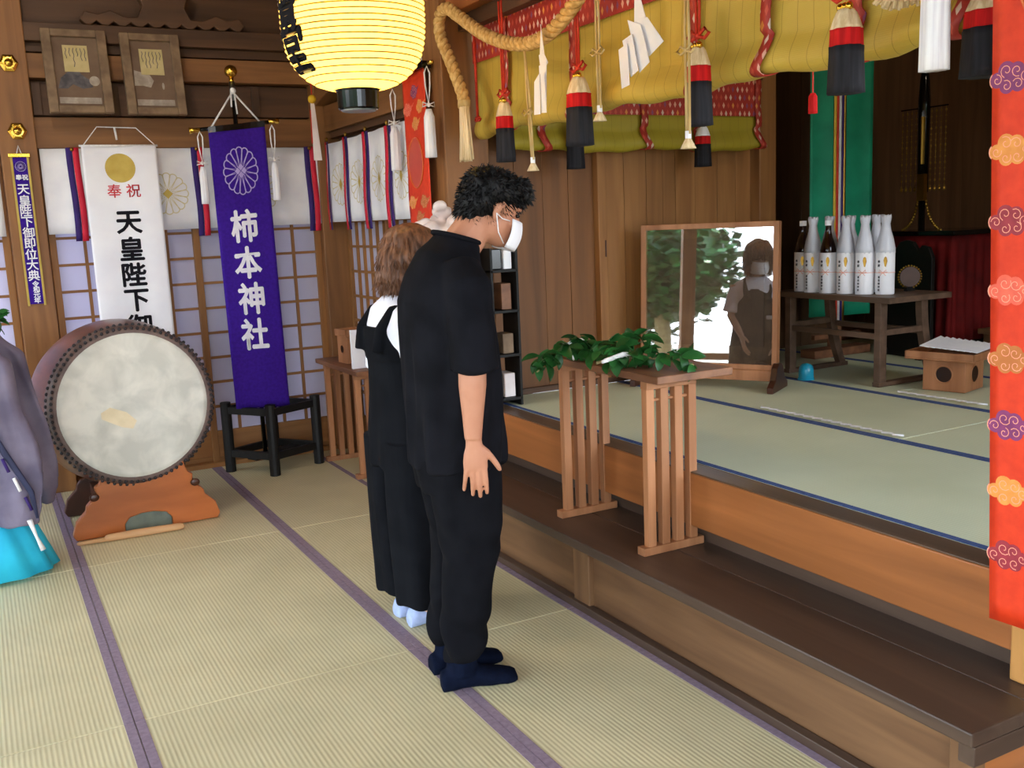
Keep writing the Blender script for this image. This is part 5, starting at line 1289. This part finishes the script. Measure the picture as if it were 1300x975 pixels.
# ---------------------------------------------------------------- man
t = thing('person', 'man in black t-shirt, black trousers and navy socks, standing with bowed head', 'person', (1.275, 2.83, 0), radians(-9))
hc = Vector((.186, -.0, 1.525)); HR = RY(20)
mb = MB(); head_shapes(mb, hc, HR, .96)
mb.tube([(.03, 0, 1.34), (.075, 0, 1.42), (.12, 0, 1.475), (.17, 0, 1.53)], [.085, .064, .060, .058], 20)
torso = [(.03, .86, .10, .15), (.03, 1.0, .10, .145), (.03, 1.15, .11, .16), (.02, 1.27, .10, .17), (.03, 1.34, .07, .13)]
mb.rings([oval((x, 0, z), a, b) for x, z, a, b in torso])
for s in (-1, 1):
    hipy = s*.075
    mb.tube([(0, hipy, .88), (.01, hipy, .47), (.0, s*.07, .10), (0, s*.07, .05)], [.08, .055, .038, .04], 18)
    foot_shapes(mb, -.02, s*.068, s*4)
    # arm: shoulder, elbow, wrist
    sh = Vector((.05, s*.17, 1.315)); el = Vector((.03, s*.215, 1.085)); wr_ = Vector((.018, s*.225, .855))
    mb.tube([sh, (sh+el)/2, el, el.lerp(wr_, .3), el.lerp(wr_, .75), wr_], [.05, .047, .042, .042, .031, .026], 18)
    hand_shapes(mb, wr_+Vector((0, 0, -.012)), (.02, s*.02, -1), (1, s*.25, 0), (-.25*1, s*1, 0), .95)
me = remesh(mb, .0036, 5); me.materials.append(M['skin']); put('body', me, t, local=True, smooth=True)
head_extras(t, hc, HR, .96); face_mask(t, hc, HR, .96)
def tufts(t, me, mat, n, L, c, droop):
    """short tapered locks rooted all over the hair"""
    rnd = random.Random(5); mb = MB(); V = [(v.co.copy(), v.normal.copy()) for v in me.vertices]
    for i in range(n):
        p, nn = V[rnd.randrange(len(V))]
        d = (nn*rnd.uniform(.35, .8)+Vector((rnd.uniform(-.5, .5), rnd.uniform(-.5, .5), rnd.uniform(-.9, .2)-droop))).normalized()
        l = L*rnd.uniform(.6, 1.2); a = d.cross(Vector((.3, .2, 1))).normalized()*.0022; b = d.cross(a).normalized()*.0022
        mb.add([p-nn*.003+a, p-nn*.003-a*.5+b, p-nn*.003-a*.5-b, p+d*l*.6+Vector((0, 0, -l*.05))+a*.3, p+d*l+Vector((0, 0, -l*.3))], [(0, 1, 3), (1, 2, 3), (2, 0, 3), (0, 3, 4), (1, 4, 3)])
    put('hair_locks', mb.mesh('hl', mat), t, local=True, kind='stuff')
def hair(t, c, R, k, shapes, mat, vox, wob, ws, seed, nt, tl_):
    mb = MB()
    for p, r in shapes: mb.ell(Vector(c)+R @ (Vector(p)*k), tuple(x*k for x in r), 20, 14, R)
    me = remesh(mb, vox, 2, wob, ws, seed); me.materials.append(M[mat]); h_ = put('hair', me, t, local=True, smooth=True)
    if nt: tufts(h_, me, mat, nt, tl_, c, .0)
hair(t, hc, HR, .95, [((-.018, 0, .058), (.104, .086, .080)), ((-.045, 0, .02), (.078, .083, .075)), ((.05, 0, .088), (.058, .068, .045)), ((.075, 0, .078), (.035, .06, .03)), ((-.075, 0, -.015), (.04, .062, .055))], 'hair_black', .005, .010, 45, 2, 2600, .019)
# shirt
def folds(p, k=1.0, cy=0):
    a = atan2(p.y-cy, p.x); return k*(.005*sin(a*7+p.z*5)+.003*sin(a*13-p.z*9))*max(0, min(1, (1.3-p.z)*2.2))
mb = MB()
S = [(.03, .735, .142, .178), (.03, .80, .144, .180), (.026, .95, .145, .183), (.022, 1.08, .145, .187), (.018, 1.18, .144, .193), (.016, 1.26, .138, .197), (.022, 1.33, .122, .182), (.036, 1.385, .098, .146), (.052, 1.42, .080, .105), (.064, 1.445, .072, .080)]
mb.rings([oval((x, 0, z), a, b, 36, sq=2.3, tilt=(.0 if z < 1.36 else .30)) for x, z, a, b in S])
for s in (-1, 1):
    mb.tube([(.035, s*.12, 1.35), (.04, s*.175, 1.30), (.036, s*.202, 1.2), (.034, s*.214, 1.09), (.034, s*.216, 1.06)], [.070, .076, .074, .076, .078], 22)
me = remesh(mb, .006, 4, .014, 6, 1, fold=lambda p: folds(p, 1.5)); me.materials.append(M['shirt_black']); put('t_shirt', me, t, local=True, smooth=True)
mb = MB(); mb.tube([Vector((.064, 0, 1.447))+RY(17) @ Vector((.074*cos(a), .082*sin(a), 0)) for a in [2*pi*i/28 for i in range(28)]], .008, 8, closed=True); put('collar', mb.mesh('c', 'shirt_black'), t, local=True, smooth=True)
# trousers
mb = MB()
mb.rings([oval((.02, 0, z), a, b, 32, sq=2.4) for z, a, b in ((.66, .115, .160), (.75, .13, .165), (.86, .12, .16), (.92, .11, .155))])
for s in (-1, 1):
    cy = s*.078
    L = [(.028, .80, .115, .085), (.03, .68, .112, .083), (.036, .55, .100, .078), (.04, .45, .092, .074), (.02, .32, .080, .068), (-.002, .2, .070, .062), (-.010, .13, .064, .059), (-.010, .10, .057, .056)]
    mb.rings([oval((x, cy, z), a, b, 28, sq=2.2) for x, z, a, b in L])
def pf_(p):
    return .009*sin(p.z*46+p.x*12+2*sin(p.y*30))*max(0, min(1, (.62-p.z)*4))*(.5+.5*sin(p.z*13))+.004*sin(atan2(p.y, p.x)*6+p.z*8)
me = remesh(mb, .006, 4, .010, 7, 6, fold=pf_); me.materials.append(M['pants_black']); put('trousers', me, t, local=True, smooth=True)
for s in (-1, 1):
    mb = MB(); foot_shapes(mb, -.02, s*.068, s*4, 1.0, 0, .008); mb.tube([(-.012, s*.068, .05), (-.008, s*.07, .17)], [.052, .049], 18)
    me = remesh(mb, .005, 3, .003, 20, 3); me.materials.append(M['sock_navy']); put('sock', me, t, local=True, smooth=True)

# ---------------------------------------------------------------- woman
t = thing('person', 'woman with brown bob in white tee, black pinafore dress and light blue socks', 'person', (1.365, 3.375, 0), radians(3))
hc = Vector((.065, 0, 1.355)); HR = RY(14)
mb = MB(); head_shapes(mb, hc, HR, .92)
mb.tube([(-.03, 0, 1.17), (-.005, 0, 1.23), (.03, 0, 1.29), (.06, 0, 1.34)], [.07, .050, .044, .045], 18)
mb.rings([oval((x, 0, z), a, b) for x, z, a, b in [(0, .78, .10, .145), (0, .9, .085, .12), (-.01, 1.02, .09, .13), (-.02, 1.12, .085, .145), (-.02, 1.19, .05, .10)]])
for s in (-1, 1):
    mb.tube([(0, s*.07, .8), (.0, s*.066, .42), (-.0, s*.06, .10), (-.0, s*.06, .05)], [.075, .048, .033, .035], 16)
    foot_shapes(mb, -.02, s*.058, s*3, .88)
    sh = Vector((-.02, s*.150, 1.165)); el = Vector((-.01, s*.175, .94)); wr_ = Vector((.13, s*.12, .80))
    mb.tube([sh, (sh+el)/2, el, el.lerp(wr_, .35), wr_], [.038, .036, .031, .030, .021], 16)
    hand_shapes(mb, wr_, (.45, -s*.2, -1), (.9, -s*.1, .4), (0, s*1, 0), .85)
me = remesh(mb, .0038, 5); me.materials.append(M['skin_fair']); put('body', me, t, local=True, smooth=True)
head_extras(t, hc, HR, .92); face_mask(t, hc, HR, .92)
def strands(p): return .004*sin(atan2(p.y, p.x-.06)*34+p.z*14)*max(0, min(1, (1.47-p.z)*9))
mb = MB()
for p, r in [((-.018, 0, .048), (.110, .094, .084)), ((-.045, 0, -.01), (.088, .096, .088)), ((-.05, 0, -.06), (.078, .090, .062)), ((-.045, 0, -.088), (.064, .078, .04)), ((.022, .072, -.03), (.040, .022, .075)), ((.022, -.072, -.025), (.040, .022, .072)), ((.055, 0, .07), (.05, .068, .04))]:
    mb.ell(hc+HR @ (Vector(p)*1.06), tuple(x*1.06 for x in r), 20, 14, HR)
me = remesh(mb, .005, 3, .008, 26, 5, fold=strands); me.materials.append(M['hair_brown']); h_ = put('hair', me, t, local=True, smooth=True); tufts(h_, me, 'hair_brown', 2600, .035, hc, 1.6)
# white tee
mb = MB()
mb.rings([oval((x, 0, z), a, b, 30, sq=2.2, tilt=0 if z < 1.18 else .25) for x, z, a, b in [(-.01, .92, .098, .135), (-.015, 1.05, .105, .150), (-.02, 1.13, .102, .168), (-.018, 1.18, .082, .145), (-.01, 1.215, .066, .085), (0, 1.235, .058, .062)]])
for s in (-1, 1): mb.tube([(-.02, s*.09, 1.16), (-.02, s*.135, 1.12), (-.018, s*.165, 1.0), (-.015, s*.172, .965)], [.055, .062, .062, .066], 20)
me = remesh(mb, .005, 4, .008, 7, 8); me.materials.append(M['tee_white']); put('white_tee', me, t, local=True, smooth=True)
# pinafore: wide legs, bib and shoulder straps
mb = MB()
mb.rings([oval((x, 0, z), a, b, 32, sq=2.3) for x, z, a, b in [(-.0, .62, .14, .185), (-.0, .74, .138, .178), (-.005, .88, .122, .160), (-.01, .98, .116, .150), (-.015, 1.04, .114, .150)]])
mb.rings([oval((x, 0, z), a, b, 32, sq=2.6) for x, z, a, b in [(-.015, 1.02, .116, .150), (-.022, 1.09, .114, .128), (-.03, 1.135, .108, .110)]])
for s in (-1, 1):
    mb.tube([(-.138, s*.075, 1.05), (-.125, s*.082, 1.13), (-.075, s*.084, 1.195), (-.0, s*.084, 1.205), (.06, s*.09, 1.13), (.092, s*.07, 1.05)], [.024, .021, .018, .018, .02, .024], 12, flat=.8)
    mb.rings([oval((x, s*.088, z), a, b, 26, sq=2.3) for x, z, a, b in [(0, .72, .135, .095), (0, .5, .134, .098), (.005, .3, .132, .098), (.008, .125, .130, .096), (.008, .10, .128, .094)]])
def dfold(p): a = atan2(p.y, p.x); return .007*sin(a*9+sin(p.z*3))*max(0, min(1, (.95-p.z)*2))
me = remesh(mb, .006, 3, .006, 6, 9, fold=dfold); me.materials.append(M['dress_black']); put('pinafore', me, t, local=True, smooth=True)
for s in (-1, 1):
    mb = MB(); foot_shapes(mb, -.02, s*.058, s*3, .88, 0, .008); mb.ell((-.045, s*.058, .045), (.034, .036, .035), 12, 8)
    me = remesh(mb, .005, 3, .002, 20, 3); me.materials.append(M['sock_blue']); put('sock', me, t, local=True, smooth=True)

# ---------------------------------------------------------------- priest at the left edge
t = thing('person', 'person in a purple grey robe and turquoise trousers holding a leafy branch at left', 'person', (-.225, 4.97, 0), radians(-12))
hc = Vector((.06, 0, 1.50)); HR = RY(10)
mb = MB(); head_shapes(mb, hc, HR, .97)
mb.tube([(-.02, 0, 1.28), (.0, 0, 1.36), (.03, 0, 1.44)], [.08, .056, .05], 16)
mb.rings([oval((x, 0, z), a, b) for x, z, a, b in [(0, .8, .11, .15), (0, 1.0, .10, .14), (-.01, 1.2, .10, .16), (-.01, 1.3, .06, .12)]])
for s in (-1, 1):
    mb.tube([(0, s*.08, .85), (0, s*.07, .1), (0, s*.07, .05)], [.08, .045, .04], 14); foot_shapes(mb, -.02, s*.07, s*5)
    mb.tube([(0, s*.17, 1.27), (-.02, s*.23, 1.07), (.17, s*.09, 1.06)], [.045, .04, .027], 14)
    hand_shapes(mb, (.17, s*.09, 1.06), (.9, -s*.45, .05), (.2, -s*.2, 1), (.3, s*1, 0), .9, 1.2)
me = remesh(mb, .005, 4); me.materials.append(M['skin']); put('body', me, t, local=True, smooth=True)
head_extras(t, hc, HR, .97)
hair(t, hc, HR, .97, [((-.02, 0, .05), (.102, .084, .08)), ((-.055, 0, .0), (.065, .078, .07))], 'hair_black', .006, .003, 20, 1, 0, 0)
put('black_hat', MB().rings([oval((.03-.1*i/6, 0, 1.58+.035*i), .09*(1-.10*i), .075*(1-.13*i), 20) for i in range(7)]).mesh('h', 'black_lacquer'), t, local=True, smooth=True)
mb = MB()
mb.rings([oval((x, 0, z), a, b, 34, sq=2.4) for x, z, a, b in [(0, .42, .17, .25), (0, .7, .16, .23), (0, .95, .14, .20), (-.01, 1.15, .13, .20), (-.01, 1.27, .11, .18), (0, 1.34, .075, .11)]])
for s in (-1, 1): mb.tube([(-.01, s*.14, 1.27), (-.03, s*.22, 1.12), (.10, s*.17, 1.05), (.2, s*.12, 1.03)], [.08, .09, .11, .12], 20)
me = remesh(mb, .008, 4, .014, 6, 2); me.materials.append(M['robe_grey']); put('robe', me, t, local=True, smooth=True)
# long hanging sleeves
for s in (-1, 1):
    mb = MB(); rs = []
    for z, x0, x1, yc, th in ((1.10, .05, .25, .16, .06), (.98, .04, .36, .17, .055), (.82, .03, .39, .18, .05), (.62, .05, .43, .185, .045), (.45, .08, .445, .19, .04), (.34, .12, .44, .19, .035), (.27, .20, .41, .19, .022)):
        n = 30; ring = []
        for i in range(n):
            a = 2*pi*i/n; xc = (x0+x1)/2; rx = (x1-x0)/2
            ring.append(Vector((xc+rx*cos(a), s*(yc+th*sin(a)+.016*sin(a*5+z*6)*abs(sin(a))), z)))
        rs.append(ring)
    mb.rings(rs); me = remesh(mb, .007, 3, .02, 7, 3+s, fold=lambda p: .006*sin(p.x*60+p.z*12)); me.materials.append(M['robe_grey']); sl = put('sleeve', me, t, local=True, smooth=True)
    mb = MB(); mb.tube([(.16, s*.245, 1.0), (.24, s*.25, .8), (.32, s*.248, .6), (.40, s*.235, .42), (.41, s*.225, .30)], [.006, .012, .014, .012, .006], 8, flat=.4); put('sleeve_lining', mb.mesh('l', 'robe_lining'), sl, local=True, smooth=True)
    for k in range(6): a = .12+.13*k; put('sleeve_cord', MB().tube([(.17+.27*a, s*(.255), .93-.68*a), (.19+.27*a, s*(.258), .87-.68*a)], .007, 7).mesh('l', 'cord_white' if k % 2 == 0 else 'ribbon_purple'), sl, local=True, smooth=True)
mb = MB().tube([(.38, s*-.24, .3), (.40, -.24, .22), (.42, -.24, .16)], [.012, .006, .012], 8); put('cord_end', mb.mesh('l', 'cord_white'), t, local=True, smooth=True)
mb = MB(); rs = []
for z, a, b in ((.02, .37, .24), (.2, .31, .23), (.45, .21, .21), (.75, .14, .19), (.95, .12, .16)):
    n = 60; rs.append([Vector((.06*(1-z)+(a*(1+.03*sin(q*14)))*cos(q), (b*(1+.03*sin(q*14)))*sin(q), z)) for q in [2*pi*i/n for i in range(n)]])
mb.rings(rs); put('hakama_trousers', mb.mesh('h', 'hakama'), t, local=True, smooth=True)
branch('leafy evergreen branch held upright in the robed person\'s hands', [(-.04, 4.90, 1.05), (-.01, 4.89, 1.10), (.04, 4.88, 1.13), (.09, 4.88, 1.15)], 30, 12, [])
o = [x for x in C.objects if x.get('label', '').startswith('leafy evergreen branch held')][0]; del o['group']

# two added lamp fixtures for the fill lights, unseen above the frame
for (x, y_, z), l in (((4.3, 2.4, 3.0), 'round added fill lamp over the altar platform, out of view'), ((.2, 4.2, 3.2), 'round added fill lamp over the hall mats, out of view')):
    t = thing('fill_lamp', l, 'lamp', (x, y_, z))
    put('shade', MB().lathe([(.05, .17), (.2, .15), (.22, .13), (.2, .14), (.05, .16)], n=28).mesh('s', 'paper'), t, local=True, smooth=True)
    put('rod', MB().tube([(0, 0, .15), (0, 0, 3.48-z)], .008, 8).mesh('s', 'black_lacquer'), t, local=True)
